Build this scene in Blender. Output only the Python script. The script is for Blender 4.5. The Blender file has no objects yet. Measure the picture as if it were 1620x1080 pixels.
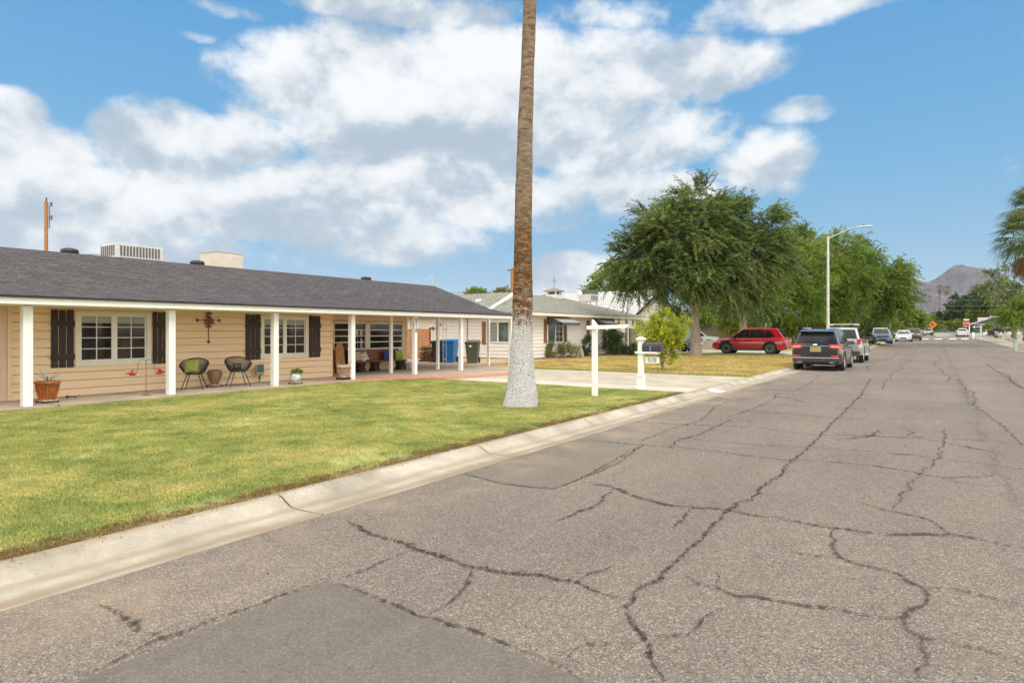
import bpy, bmesh, math, random
import numpy as np
from mathutils import Vector, Matrix, noise as mnoise
random.seed(7); rng = np.random.default_rng(7)
S = bpy.context.scene; COL = S.collection
R = math.radians

# ---------------------------------------------------------------- camera
F = 1000.0; TH = math.atan(668/F); CC, SS = math.cos(TH), math.sin(TH); CH = 1.6
cam = bpy.data.cameras.new('camera'); co = bpy.data.objects.new('camera', cam); COL.objects.link(co)
cam.sensor_width = 36; cam.lens = 36*F/1620; cam.shift_y = -16/1620
cam.clip_start = .05; cam.clip_end = 9000
co.location = (0, 0, CH); co.rotation_euler = (R(90), 0, TH)
S.camera = co
S.render.resolution_x, S.render.resolution_y = 1024, 682

def uv_(px): return (px-810)/F
def G(px, py, z=0.0):                       # point of height z seen at a photo pixel
    d = (CH-z)*F/(py-524.0); u = uv_(px)
    return ((u*CC-SS)*d, (u*SS+CC)*d)
def onX(px, X):                             # Y where the plane X meets a photo column
    u = uv_(px); return X*(u*SS+CC)/(u*CC-SS)
def onY(px, Y):
    u = uv_(px); return Y*(u*CC-SS)/(u*SS+CC)
def dep(X, Y): return -SS*X+CC*Y
def hz(py, X, Y): return CH+(524-py)*dep(X, Y)/F
def col(px, Z):                             # ground plan position at depth Z in a photo column
    u = uv_(px); return ((u*CC-SS)*Z, (u*SS+CC)*Z)

# ---------------------------------------------------------------- world and sun
SUN_EL, SUN_AZ = 52, 118      # azimuth clockwise from +Y
EXPO = 0.68
S.view_settings.view_transform = 'Standard'; S.view_settings.look = 'None'
S.view_settings.exposure = EXPO; S.view_settings.gamma = 1
sl = bpy.data.lights.new('sun', 'SUN'); so = bpy.data.objects.new('sun', sl); COL.objects.link(so)
sl.energy = 1.5; sl.angle = R(24); sl.color = (1, .92, .81)
sd = Vector((math.sin(R(SUN_AZ))*math.cos(R(SUN_EL)), math.cos(R(SUN_AZ))*math.cos(R(SUN_EL)), math.sin(R(SUN_EL))))
so.rotation_euler = sd.to_track_quat('Z', 'Y').to_euler(); so.location = (20, -20, 40)

class NT:
    def __init__(s, tree): s.t = tree; s.n = tree.nodes; s.l = tree.links; s.n.clear()
    def new(s, typ, **kw):
        n = s.n.new(typ)
        for k, v in kw.items(): setattr(n, k, v)
        return n
    def link(s, a, b): s.l.new(a, b)
    def put(s, sock, v):
        if isinstance(v, bpy.types.NodeSocket): s.l.new(v, sock)
        elif v is not None: sock.default_value = v
    def m(s, op, a, b=None, c=None, clamp=False):
        n = s.n.new('ShaderNodeMath'); n.operation = op; n.use_clamp = clamp
        for i, v in enumerate((a, b, c)): s.put(n.inputs[i], v)
        return n.outputs[0]
    def ramp(s, fac, stops, interp='LINEAR'):
        n = s.n.new('ShaderNodeValToRGB'); n.color_ramp.interpolation = interp; e = n.color_ramp.elements
        while len(e) > 1: e.remove(e[-1])
        e[0].position = stops[0][0]; e[0].color = tuple(stops[0][1])+(1,)
        for p, c in stops[1:]:
            x = e.new(p); x.color = tuple(c)+(1,)
        s.put(n.inputs[0], fac); return n.outputs[0]
    def mix(s, fac, a, b, mode='MIX'):
        n = s.n.new('ShaderNodeMix'); n.data_type = 'RGBA'; n.blend_type = mode
        s.put(n.inputs[0], fac)
        for sock, v in ((n.inputs[6], a), (n.inputs[7], b)):
            s.put(sock, v if isinstance(v, bpy.types.NodeSocket) else tuple(v)+(1,) if len(v) == 3 else v)
        return n.outputs[2]
    def noise(s, vec, scale, detail=3, rough=.55, dist=0):
        n = s.n.new('ShaderNodeTexNoise'); n.inputs['Scale'].default_value = scale
        n.inputs['Detail'].default_value = detail; n.inputs['Roughness'].default_value = rough
        n.inputs['Distortion'].default_value = dist
        if vec is not None: s.link(vec, n.inputs['Vector'])
        return n.outputs[0]
    def map(s, vec, scale=(1, 1, 1), loc=(0, 0, 0), rot=(0, 0, 0)):
        n = s.n.new('ShaderNodeMapping'); s.link(vec, n.inputs[0])
        n.inputs['Scale'].default_value = scale; n.inputs['Location'].default_value = loc; n.inputs['Rotation'].default_value = rot
        return n.outputs[0]
    def sep(s, vec):
        n = s.n.new('ShaderNodeSeparateXYZ'); s.link(vec, n.inputs[0]); return n.outputs
    def smooth(s, v, a, b, lo=0.0, hi=1.0):
        n = s.n.new('ShaderNodeMapRange'); n.interpolation_type = 'SMOOTHSTEP'
        s.put(n.inputs[0], v); n.inputs[1].default_value = a; n.inputs[2].default_value = b
        n.inputs[3].default_value = lo; n.inputs[4].default_value = hi
        return n.outputs[0]

W = bpy.data.worlds.new('World'); S.world = W; W.use_nodes = True
nt = NT(W.node_tree)
sky = nt.new('ShaderNodeTexSky'); sky.sky_type = 'NISHITA'; sky.sun_disc = False
sky.sun_elevation = R(SUN_EL); sky.sun_rotation = R(SUN_AZ); sky.air_density = 1.0; sky.dust_density = .6; sky.ozone_density = 1.6
tc = nt.new('ShaderNodeTexCoord').outputs['Generated']
sx, sy, sz = nt.sep(tc)
az = nt.m('ARCTAN2', sx, sy); el = nt.m('ARCSINE', sz)
def azel(px, py):
    u = uv_(px); v = (524-py)/F; x = u*CC-SS; y = u*SS+CC
    return math.atan2(x, y), math.atan2(v, math.hypot(x, y))
# cloud masses: photo position, half sizes, weight
CL = [(560,125,215,90,1), (850,120,300,85,1), (1080,112,175,62,.95), (700,215,330,100,1), (900,215,260,80,.9), (620,300,260,75,.95),
      (275,245,125,80,.95), (30,190,85,48,.85), (55,275,170,90,1), (170,335,260,75,1), (430,320,260,80,1), (780,320,230,60,.85),
      (120,385,260,50,.9),(980,300,170,50,.75), (1200,250,100,58,.8), (1085,222,80,40,.6), (1260,180,70,26,.45), (1240,15,200,46,.6), (400,230,120,60,.7), (1010,215,140,60,.75), (180,400,330,40,.8), (620,380,200,40,.7),
      (560,8,120,32,.65), (335,3,80,15,.42), (305,52,45,12,.36), (960,30,120,34,.5), (915,448,120,48,.9), (620,28,90,26,.5), (1602,275,30,30,.2), (700,30,200,34,.6)]
dens = None; shade = None
wob = nt.m('MULTIPLY', nt.m('SUBTRACT', nt.noise(nt.map(tc, (1, 1, 1.6)), 3.2, 3, .55), .5), .14)
azw = nt.m('ADD', az, wob); elw = nt.m('ADD', el, nt.m('MULTIPLY', wob, -.55))
for px, py, rx, ry, w in CL:
    a0, e0 = azel(px, py); ra = abs(azel(px+rx, py)[0]-azel(px-rx, py)[0])/2; re = abs(azel(px, py-ry)[1]-azel(px, py+ry)[1])/2
    da = nt.m('MULTIPLY', nt.m('SUBTRACT', azw, a0), 1/ra); de = nt.m('MULTIPLY', nt.m('SUBTRACT', elw, e0), 1/re)
    r2 = nt.m('ADD', nt.m('MULTIPLY', da, da), nt.m('MULTIPLY', de, de))
    v = nt.m('MULTIPLY', nt.m('SUBTRACT', 1.25, r2), w)
    sh = nt.m('MULTIPLY', nt.m('MAXIMUM', v, 0), de)
    v = nt.m('MAXIMUM', v, 0)
    dens = v if dens is None else nt.m('MAXIMUM', dens, v)
    shade = sh if shade is None else nt.m('ADD', shade, sh)
# unseen clouds added outside the view, made dense to fill-light the porch
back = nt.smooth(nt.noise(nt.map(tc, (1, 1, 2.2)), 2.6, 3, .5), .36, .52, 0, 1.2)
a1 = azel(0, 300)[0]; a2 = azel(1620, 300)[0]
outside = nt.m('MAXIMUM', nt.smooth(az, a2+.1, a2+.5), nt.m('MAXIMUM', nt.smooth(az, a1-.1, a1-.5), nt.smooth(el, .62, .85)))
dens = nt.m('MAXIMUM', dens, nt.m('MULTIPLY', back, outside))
n1 = nt.noise(nt.map(tc, (1, 1, 1.35)), 11, 11, .62, 0)
n2 = nt.noise(nt.map(tc, (1, 1, 1.6), (3, 1, 2)), 3.2, 3, .5)
d = nt.m('ADD', dens, nt.m('MULTIPLY', nt.m('SUBTRACT', n1, .5), 2.1))
mask = nt.smooth(d, .08, .78)
mask = nt.m('MULTIPLY', mask, nt.smooth(dens, .0, .2))
# billows lit from above: compare the puff noise with itself sampled a little higher
pv = nt.map(tc, (1, 1, 1.4), (5, 2, 1)); pv2 = nt.map(tc, (1, 1, 1.4), (5, 2, 1.05))
b1 = nt.noise(pv, 6.0, 9, .56, .1); b2 = nt.noise(pv2, 6.0, 9, .56, .1)
lit = nt.m('ADD', nt.m('MULTIPLY', shade, .16), nt.m('MULTIPLY', nt.m('SUBTRACT', b1, b2), 3.9))
lit = nt.m('ADD', lit, nt.m('MULTIPLY', nt.m('SUBTRACT', n2, .40), .55))
for px, py, rx, ry, w in ((760,235,260,62,-.55), (470,385,420,55,-.38), (900,330,200,40,-.25), (120,330,160,60,-.1), (560,105,200,55,.35), (860,110,260,45,.35), (1120,110,120,40,.3), (270,215,90,35,.3), (560,305,260,30,.22), (1200,235,80,30,.1), (700,165,200,30,-.05)):
    a0, e0 = azel(px, py); ra = abs(azel(px+rx, py)[0]-azel(px-rx, py)[0])/2; re = abs(azel(px, py-ry)[1]-azel(px, py+ry)[1])/2
    da = nt.m('MULTIPLY', nt.m('SUBTRACT', azw, a0), 1/ra); de = nt.m('MULTIPLY', nt.m('SUBTRACT', elw, e0), 1/re)
    gq = nt.m('MAXIMUM', nt.m('SUBTRACT', 1.5, nt.m('ADD', nt.m('MULTIPLY', da, da), nt.m('MULTIPLY', de, de))), 0)
    lit = nt.m('ADD', lit, nt.m('MULTIPLY', gq, w*.38))
cc = nt.ramp(nt.smooth(lit, -.6, .6), [(0, (.40, .48, .57)), (.3, (.51, .58, .65)), (.6, (.69, .73, .76)), (1, (.86, .87, .88))])
grad = nt.ramp(nt.m('DIVIDE', nt.m('MAXIMUM', el, 0), 1.5), [(0, (.34, .54, .70)), (.06, (.24, .49, .72)), (.16, (.14, .44, .74)), (.32, (.08, .355, .72)), (1, (.04, .18, .45))])
skyc = nt.mix(.82, nt.mix(1, sky.outputs[0], (.072, .078, .085), 'MULTIPLY'), nt.mix(1, grad, (.70, .70, .70), 'MULTIPLY'))
bg1 = nt.new('ShaderNodeBackground'); nt.link(skyc, bg1.inputs[0]); bg1.inputs[1].default_value = .92
cloud_fill = nt.mix(outside, (1, 1, 1), (3.3, 2.95, 2.45)); cc = nt.mix(1, cc, cloud_fill, 'MULTIPLY')  # out-of-view clouds brightened and warmed as added fill light
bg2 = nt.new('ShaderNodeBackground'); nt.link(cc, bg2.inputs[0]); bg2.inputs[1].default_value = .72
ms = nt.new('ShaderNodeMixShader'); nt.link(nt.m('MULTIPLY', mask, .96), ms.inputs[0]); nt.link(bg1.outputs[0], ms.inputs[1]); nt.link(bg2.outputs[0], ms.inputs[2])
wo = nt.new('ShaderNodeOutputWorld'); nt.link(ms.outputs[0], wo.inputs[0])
W.cycles.sampling_method = 'MANUAL'; W.cycles.sample_map_resolution = 512
S.cycles.max_bounces = 6; S.cycles.diffuse_bounces = 3; S.cycles.glossy_bounces = 3; S.cycles.transmission_bounces = 4; S.cycles.transparent_max_bounces = 12
S.cycles.use_adaptive_sampling = True; S.cycles.adaptive_threshold = .015
S.cycles.use_denoising = True

# ---------------------------------------------------------------- materials
MATS = {}
def pbr(name, base, rough=.7, var=.12, scale=6.0, bump=0.0, bscale=None, metal=0.0, coat=0.0, stretch=(1, 1, 1), spec=.5, speck=None, trans=0.0):
    if name in MATS: return MATS[name]
    m = bpy.data.materials.new(name); m.use_nodes = True; t = NT(m.node_tree)
    out = t.new('ShaderNodeOutputMaterial'); b = t.new('ShaderNodeBsdfPrincipled')
    oc = t.new('ShaderNodeTexCoord').outputs['Object']; v = t.map(oc, stretch)
    n = t.noise(v, scale, 5, .6)
    lo = tuple(max(0, c*(1-var*1.6)) for c in base); hi = tuple(min(1, c*(1+var*1.6)) for c in base)
    c = t.ramp(n, [(.25, lo), (.75, hi)])
    if speck:
        n3 = t.noise(v, speck[0], 2, .6); c = t.mix(t.smooth(n3, speck[2], speck[2]+.06), c, speck[1])
    t.link(c, b.inputs['Base Color'])
    b.inputs['Roughness'].default_value = rough; b.inputs['Metallic'].default_value = metal
    b.inputs['Coat Weight'].default_value = coat; b.inputs['Coat Roughness'].default_value = .04
    b.inputs['Specular IOR Level'].default_value = spec
    if bump:
        bn = t.new('ShaderNodeBump'); bn.inputs['Strength'].default_value = bump; bn.inputs['Distance'].default_value = .02
        t.link(t.noise(v, bscale or scale*4, 4, .6), bn.inputs['Height']); t.link(bn.outputs[0], b.inputs['Normal'])
    if trans:
        tr = t.new('ShaderNodeBsdfTranslucent'); t.link(c, tr.inputs[0]); mx = t.new('ShaderNodeMixShader'); mx.inputs[0].default_value = trans
        t.link(b.outputs[0], mx.inputs[1]); t.link(tr.outputs[0], mx.inputs[2]); t.link(mx.outputs[0], out.inputs[0])
    else: t.link(b.outputs[0], out.inputs[0])
    MATS[name] = m; return m
def emat(name):
    m = bpy.data.materials.new(name); m.use_nodes = True; t = NT(m.node_tree)
    out = t.new('ShaderNodeOutputMaterial'); b = t.new('ShaderNodeBsdfPrincipled'); t.link(b.outputs[0], out.inputs[0])
    oc = t.new('ShaderNodeTexCoord').outputs['Object']; MATS[name] = m
    return m, t, b, oc, out
def bumpto(t, b, h, st, dist=.02):
    bn = t.new('ShaderNodeBump'); bn.inputs['Strength'].default_value = st; bn.inputs['Distance'].default_value = dist
    t.link(h, bn.inputs['Height']); t.link(bn.outputs[0], b.inputs['Normal'])

# asphalt with exposed aggregate
def asphalt(name, lo, mid, hi, pink, amt, dark=1.0):
    m, t, b, oc, out = emat(name)
    vor = t.new('ShaderNodeTexVoronoi'); vor.inputs['Scale'].default_value = 115; t.link(oc, vor.inputs[0])
    s = t.sep(vor.outputs['Color'])
    stone = t.ramp(s[0], [(0, lo), (.35, mid), (.6, pink), (.8, mid), (.93, hi), (1, hi)])
    vor2 = t.new('ShaderNodeTexVoronoi'); vor2.inputs['Scale'].default_value = 240; t.link(oc, vor2.inputs[0])
    s2 = t.sep(vor2.outputs['Color']); fine = t.ramp(s2[0], [(0, lo), (.5, mid), (1, hi)])
    c = t.mix(.3, stone, fine)
    c = t.mix(amt, c, mid)
    big = t.noise(oc, .35, 4, .55); c = t.mix(1, c, t.ramp(big, [(.3, (.86, .86, .87)), (.7, (1.1, 1.08, 1.05))]), 'MULTIPLY')
    st = t.noise(t.map(oc, (1.1, .12, 1)), 1.2, 4, .6); c = t.mix(1, c, t.ramp(st, [(.3, (.88, .88, .89)), (.7, (1.08, 1.08, 1.07))]), 'MULTIPLY')
    med = t.noise(oc, 7, 4, .6); c = t.mix(1, c, t.ramp(med, [(.3, (.93, .93, .93)), (.7, (1.06, 1.06, 1.06))]), 'MULTIPLY')
    # sandy silt near the gutter
    xs = t.sep(oc)[0]; silt = t.m('MULTIPLY', t.smooth(xs, -3.2, -4.4), t.smooth(t.noise(oc, .8, 5, .65), .42, .68))
    c = t.mix(t.m('MULTIPLY', silt, .6), c, (.34, .26, .18))
    t.link(c, b.inputs['Base Color']); b.inputs['Roughness'].default_value = .85; b.inputs['Specular IOR Level'].default_value = .3
    bumpto(t, b, t.m('ADD', vor.outputs['Distance'], t.m('MULTIPLY', med, .6)), .35, .01)
    return m
M_ROAD = asphalt('asphalt', (.035, .032, .03), (.152, .134, .118), (.38, .335, .29), (.215, .148, .12), .08)
M_PATCH = asphalt('asphalt_patch', (.065, .058, .05), (.132, .118, .103), (.24, .21, .18), (.14, .122, .105), .35)

M_PATCH2 = asphalt('worn_patch', (.06, .053, .046), (.152, .134, .115), (.26, .23, .19), (.17, .142, .118), .35)
def crackmat(name, lo, hi, amp, tone=1.0):
    m, t, b, oc, out = emat(name)
    uvn = t.new('ShaderNodeUVMap').outputs[0]; vx, vy, vz = t.sep(uvn)
    e = t.m('SUBTRACT', 1, t.m('ABSOLUTE', vy))
    n = t.noise(oc, 28, 4, .65); n2 = t.noise(oc, 2.2, 3, .6)
    a = t.smooth(t.m('ADD', e, t.m('MULTIPLY', t.m('SUBTRACT', n, .5), amp)), lo, hi)
    a = t.m('MULTIPLY', a, t.smooth(n2, .3, .55, .5*tone, .9*tone))
    t.link(t.ramp(t.noise(oc, 15, 3), [(.35, (.035, .030, .026)), (.62, (.075, .063, .052)), (.8, (.16, .13, .09))]), b.inputs['Base Color'])
    b.inputs['Roughness'].default_value = .95; b.inputs['Specular IOR Level'].default_value = .1
    tr = t.new('ShaderNodeBsdfTransparent'); mx = t.new('ShaderNodeMixShader'); t.link(a, mx.inputs[0])
    t.link(tr.outputs[0], mx.inputs[1]); t.link(b.outputs[0], mx.inputs[2]); t.link(mx.outputs[0], out.inputs[0])
    return m
M_CRACK = crackmat('crack', .45, 1.1, 2.9, .95)
M_FINE = crackmat('fine_crack', .5, 1.15, 3.0, .8)
M_CRAZE = crackmat('crazing', .8, 1.5, 3.8, .45)

def concrete(name, base, joint=None, stain=.25, axis=1, phase=0, jw=.014, dirt=(.3, .22, .14)):
    m, t, b, oc, out = emat(name)
    n = t.noise(oc, 1.3, 6, .62); c = t.ramp(n, [(.28, tuple(x*(1-stain) for x in base)), (.7, tuple(min(1, x*(1+stain*.5)) for x in base))])
    f = t.noise(oc, 70, 3, .6); c = t.mix(1, c, t.ramp(f, [(.3, (.86,)*3), (.7, (1.08,)*3)]), 'MULTIPLY')
    st = t.noise(t.map(oc, (4, .25, 1)), 2, 5, .6); c = t.mix(t.smooth(st, .55, .8, 0, .35), c, dirt)
    if joint:
        y = t.sep(oc)[axis]; w = t.m('MULTIPLY', t.m('SUBTRACT', t.noise(oc, 3, 3), .5), .05)
        fr = t.m('FRACT', t.m('DIVIDE', t.m('ADD', t.m('ADD', y, w), 100*joint-phase), joint)); dd = t.m('MULTIPLY', t.m('MINIMUM', fr, t.m('SUBTRACT', 1, fr)), joint)
        c = t.mix(t.smooth(dd, jw*1.4, jw*.4), c, (.09, .075, .06))
    if name == 'kerb_concrete':      # silt line in the gutter pan, soil at the back edge, chips
        xx = t.sep(oc)[0]; w_ = t.noise(t.map(oc, (3, .5, 1)), 1.6, 5, .65); xs = t.m('ADD', xx, t.m('MULTIPLY', t.m('SUBTRACT', w_, .5), .30))
        for x0, x1, x2, k in ((-4.66, -4.50, -4.38, .8), (-4.88, -4.79, -4.68, .5), (-5.2, -5.09, -4.98, .8)):
            band = t.m('MULTIPLY', t.smooth(xs, x0, x1), t.smooth(xs, x2, x1)); c = t.mix(t.m('MULTIPLY', band, k), c, (.24, .18, .115))
        ch = t.noise(oc, 9, 5, .7); c = t.mix(t.smooth(ch, .63, .72, 0, .55), c, (.20, .165, .125))
    t.link(c, b.inputs['Base Color']); b.inputs['Roughness'].default_value = .85; b.inputs['Specular IOR Level'].default_value = .25
    bumpto(t, b, f, .25, .006); return m
M_KERB = concrete('kerb_concrete', (.40, .36, .30), 3.05, .42, 1, G(770, 705, .1)[1], .012, (.36, .27, .17))
M_DRIVE = concrete('driveway_concrete', (.43, .375, .31), 3.1, .28, 1, 15.4, .012)
M_DRIVE2 = concrete('driveway_pale', (.52, .475, .41), None, .16)
M_PORCH = concrete('porch_concrete', (.43, .36, .29), 2.4, .25, 1, .7)
M_RED = pbr('red_paint_concrete', (.46, .215, .145), .8, .2, 5, .1)

DY1_ = 21.65
def grassmat(name, cols, dry, drycol, blade=False, edge=None):
    m, t, b, oc, out = emat(name)
    ps = t.new('ShaderNodeNewGeometry').outputs['Position']
    n = t.noise(t.map(ps, (.75, .75, 0)), .9, 5, .62); n2 = t.noise(t.map(ps, (1, 1, 0)), 5, 4, .65)
    c = t.ramp(n, [(.33, cols[0]), (.5, cols[1]), (.66, cols[2])])
    c = t.mix(t.smooth(t.m('ADD', t.m('MULTIPLY', n2, .55), t.m('MULTIPLY', n, .45)), dry, dry+.12), c, drycol)
    n4 = t.noise(t.map(ps, (1, 1, 0), (7, 3, 0)), 2.3, 4, .6); c = t.mix(1, c, t.ramp(n4, [(.32, (.66, .80, .70)), (.5, (1, 1, 1)), (.68, (1.22, 1.12, 1.1))]), 'MULTIPLY')
    if not edge:      # greener fringe along the driveway and under the trees
        yy = t.sep(ps)[1]; fr_ = t.m('ADD', t.smooth(yy, DY1_+1.6, DY1_+.3), t.m('MULTIPLY', t.m('SUBTRACT', n2, .5), 1.2)); c = t.mix(t.smooth(fr_, .45, .9, 0, .75), c, (.22, .27, .07))
        fr_ = t.m('ADD', t.smooth(yy, 38.5, 41.5), t.m('MULTIPLY', t.m('SUBTRACT', n2, .5), 1.2)); c = t.mix(t.smooth(fr_, .45, .9, 0, .75), c, (.20, .27, .06))
    if edge:
        xx = t.sep(ps)[0]; e = t.m('ADD', t.smooth(xx, edge-.9, edge), t.m('MULTIPLY', t.m('SUBTRACT', n2, .5), 1.3))
        c = t.mix(t.smooth(e, .62, .95, 0, .85), c, (.20, .125, .06))
    f = t.noise(ps, 90 if not blade else 400, 2, .7); c = t.mix(1, c, t.ramp(f, [(.25, (.55,)*3), (.75, (1.35,)*3)]), 'MULTIPLY')
    if blade:
        at = t.new('ShaderNodeAttribute'); at.attribute_name = 'tint'
        c = t.mix(1, c, t.ramp(at.outputs['Fac'], [(0, (.62, .7, .6)), (.5, (1, 1, 1)), (.85, (1.2, 1.17, 1.05)), (1, (1.6, 1.4, 1.2))]), 'MULTIPLY')
    t.link(c, b.inputs['Base Color']); b.inputs['Roughness'].default_value = .8; b.inputs['Specular IOR Level'].default_value = .2
    if blade:
        tr = t.new('ShaderNodeBsdfTranslucent'); t.link(c, tr.inputs[0]); mx = t.new('ShaderNodeMixShader'); mx.inputs[0].default_value = .3
        t.link(b.outputs[0], mx.inputs[1]); t.link(tr.outputs[0], mx.inputs[2]); t.link(mx.outputs[0], out.inputs[0])
    else: bumpto(t, b, t.noise(ps, 45, 3), .6, .03)
    return m
GC = [(.27, .31, .10), (.39, .405, .14), (.52, .48, .205)]
M_LAWN = grassmat('lawn_soil', [tuple(x*.8 for x in c) for c in GC], .565, (.36, .30, .14), False, -5.05)
M_GRASS = grassmat('green_grass', GC, .565, (.48, .40, .19), True, -5.05)
DC = [(.33, .30, .105), (.52, .40, .165), (.60, .46, .21)]
M_LAWN2 = grassmat('dry_soil', [tuple(x*.85 for x in c) for c in DC], .70, (.40, .27, .10))
M_GRASS2 = grassmat('dry_grass', DC, .70, (.46, .32, .12), True)
M_DIRT = pbr('desert_dirt', (.36, .26, .16), .95, .25, 1.2, .4, 40)
M_GRAVEL = pbr('gravel', (.26, .13, .09), .95, .35, 40, .6, 60)

def shingle(name, a, b_, row=.14, wid=.32, swap=False):
    m, t, b, oc, out = emat(name)
    x, y, z = t.sep(oc)
    cb = t.new('ShaderNodeCombineXYZ')
    if swap: t.link(x, cb.inputs[0]); t.link(y, cb.inputs[1])
    else: t.link(y, cb.inputs[0]); t.link(x, cb.inputs[1])
    br = t.new('ShaderNodeTexBrick'); t.link(cb.outputs[0], br.inputs[0]); br.inputs['Scale'].default_value = 1
    br.inputs['Brick Width'].default_value = wid; br.inputs['Row Height'].default_value = row; br.inputs['Mortar Size'].default_value = .012
    br.inputs['Mortar Smooth'].default_value = .3; br.offset = .37; br.inputs['Bias'].default_value = 0
    br.inputs['Color1'].default_value = a+(1,); br.inputs['Color2'].default_value = b_+(1,); br.inputs['Mortar'].default_value = tuple(v*.35 for v in a)+(1,)
    c = br.outputs[0]
    sc = (6, 1.3, 1) if not swap else (1.3, 6, 1)
    n = t.noise(t.map(oc, sc), 2.2, 5, .7); c = t.mix(1, c, t.ramp(n, [(.3, (.6, .6, .62)), (.5, (1, 1, 1)), (.7, (1.5, 1.45, 1.4))]), 'MULTIPLY')
    g = t.noise(oc, 60, 2, .7); c = t.mix(1, c, t.ramp(g, [(.3, (.8,)*3), (.7, (1.2,)*3)]), 'MULTIPLY')
    t.link(c, b.inputs['Base Color']); b.inputs['Roughness'].default_value = .9; b.inputs['Specular IOR Level'].default_value = .25
    bumpto(t, b, t.m('SUBTRACT', n, br.outputs['Fac']), .4, .02); return m
M_ROOF = shingle('dark_shingle', (.062, .056, .060), (.088, .080, .085))
M_ROOF2 = shingle('grey_shingle', (.20, .205, .18), (.25, .25, .22))
M_ROOF3 = shingle('white_shingle', (.42, .42, .42), (.48, .48, .48), swap=True)

M_TAN = pbr('tan_paint', (.84, .62, .40), .6, .05, 3, .06, 60, stretch=(1, .3, 6))
M_WHITE = pbr('white_paint', (.80, .79, .77), .5, .03, 5)
M_WSIDE = pbr('white_siding_paint', (.74, .70, .64), .6, .05, 4, .05, 50, stretch=(1, .3, 5))
M_CREAMTRIM = pbr('cream_trim', (.74, .68, .56), .5, .04, 5)
M_SHUT = pbr('dark_wood', (.030, .017, .015), .6, .5, 7, .3, 30, stretch=(4, 4, .6))
M_BWOOD = pbr('brown_wood', (.20, .095, .035), .6, .4, 8, .25, 30, stretch=(4, 4, .7))
M_OWOOD = pbr('orange_wood', (.42, .19, .055), .5, .45, 6, .2, 25, stretch=(3, 3, .8))
M_FENCE = pbr('cedar_boards', (.40, .155, .045), .6, .5, 5, .2, 25, stretch=(.7, .7, 5))
M_BLACK = pbr('black_metal', (.018, .016, .016), .4, .2, 9)
M_IRON = pbr('iron_rod', (.11, .09, .08), .5, .3, 9)
M_RUST = pbr('rust_metal', (.17, .065, .035), .7, .5, 18, .2)
M_BLACKR = pbr('black_rubber', (.016, .016, .017), .75, .2, 12)
M_PLAST = pbr('black_plastic', (.03, .03, .032), .5, .15, 9)
M_GALV = pbr('galvanised_metal', (.55, .55, .54), .45, .1, 4, metal=.3)
M_BEIGEM = pbr('beige_metal', (.60, .545, .47), .5, .08, 3)
M_DARKVENT = pbr('dark_vent', (.11, .105, .10), .6, .2, 12)
M_ALOE = pbr('aloe_leaf', (.20, .30, .26), .5, .25, 12)
M_TERRA = pbr('terracotta', (.42, .13, .035), .6, .35, 9, .2)
M_TERRAW = pbr('whitewashed_clay', (.50, .36, .25), .8, .3, 8, .3, speck=(14, (.66, .6, .52), .56))
M_WICK = pbr('wicker', (.22, .135, .065), .7, .4, 30, .5)
M_PALET = pbr('pale_wood', (.42, .30, .19), .7, .25, 9)
M_CER = pbr('white_ceramic', (.62, .64, .68), .3, .1, 12, speck=(22, (.12, .14, .24), .58))
M_GREENC = pbr('green_fabric', (.20, .23, .045), .9, .15, 12)
M_LIME = pbr('lime_fabric', (.24, .38, .03), .9, .15, 12)
M_BLUEC = pbr('blue_fabric', (.03, .045, .19), .9, .2, 12)
M_PATF = pbr('patterned_fabric', (.60, .55, .46), .9, .1, 9, speck=(16, (.08, .28, .20), .53))
M_PINKF = pbr('rosy_fabric', (.48, .33, .28), .9, .15, 10)
M_REDB = pbr('red_metal', (.34, .02, .03), .4, .3, 20)
M_MAHOG = pbr('mahogany', (.16, .04, .022), .4, .4, 7, stretch=(3, .6, 3))
M_DGREENB = pbr('grey_green_plastic', (.075, .082, .062), .5, .12, 4)
M_BLUEB = pbr('blue_plastic', (.008, .15, .42), .4, .15, 4)
M_BOXM = pbr('meter_box', (.42, .33, .22), .6, .2, 8)
M_TEAL = pbr('teal_panel', (.03, .13, .11), .4, .2, 8)
M_BLIND = pbr('window_blind', (.34, .36, .32), .6, .1, 5, stretch=(1, 1, 30))
M_NAVYBOX = pbr('dark_grey_metal', (.035, .035, .055), .35, .1, 6)
M_CANV = pbr('awning_canvas', (.075, .075, .095), .8, .15, 8)
M_CANVL = pbr('awning_canvas_faded', (.28, .28, .31), .8, .15, 8)
M_BLOCK = pbr('block_wall', (.36, .31, .25), .9, .15, 2, .3)
M_LBLOCK = pbr('pale_block_wall', (.46, .45, .41), .9, .1, 2, .2)
M_POLEW = pbr('pole_wood', (.33, .15, .055), .8, .35, 7, .3, 25, stretch=(4, 4, .4))
M_BARK = pbr('bark', (.30, .24, .19), .9, .35, 7, .9, 16, stretch=(3, 3, .7))
M_BARKD = pbr('dark_bark', (.15, .105, .075), .9, .35, 6, .8, 16, stretch=(3, 3, .8))
M_SUVN = pbr('navy_car_paint', (.006, .008, .022), .15, .1, 3, coat=1)
M_SUVR = pbr('red_car_paint', (.36, .006, .018), .25, .05, 3, coat=1)
M_SUVS = pbr('silver_car_paint', (.34, .36, .39), .28, .04, 3, metal=.5, coat=1)
M_CARB = pbr('blue_car_paint', (.05, .13, .22), .3, .06, 3, coat=1)
M_CARK = pbr('black_car_paint', (.02, .018, .02), .2, .1, 3, coat=1)
M_CARW = pbr('pale_car_paint', (.56, .58, .60), .3, .04, 3, coat=1)
M_CHROME = pbr('chrome', (.75, .75, .76), .12, .03, 3, metal=1)
M_RIM = pbr('alloy_rim', (.55, .55, .56), .3, .05, 9, metal=.7)
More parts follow.
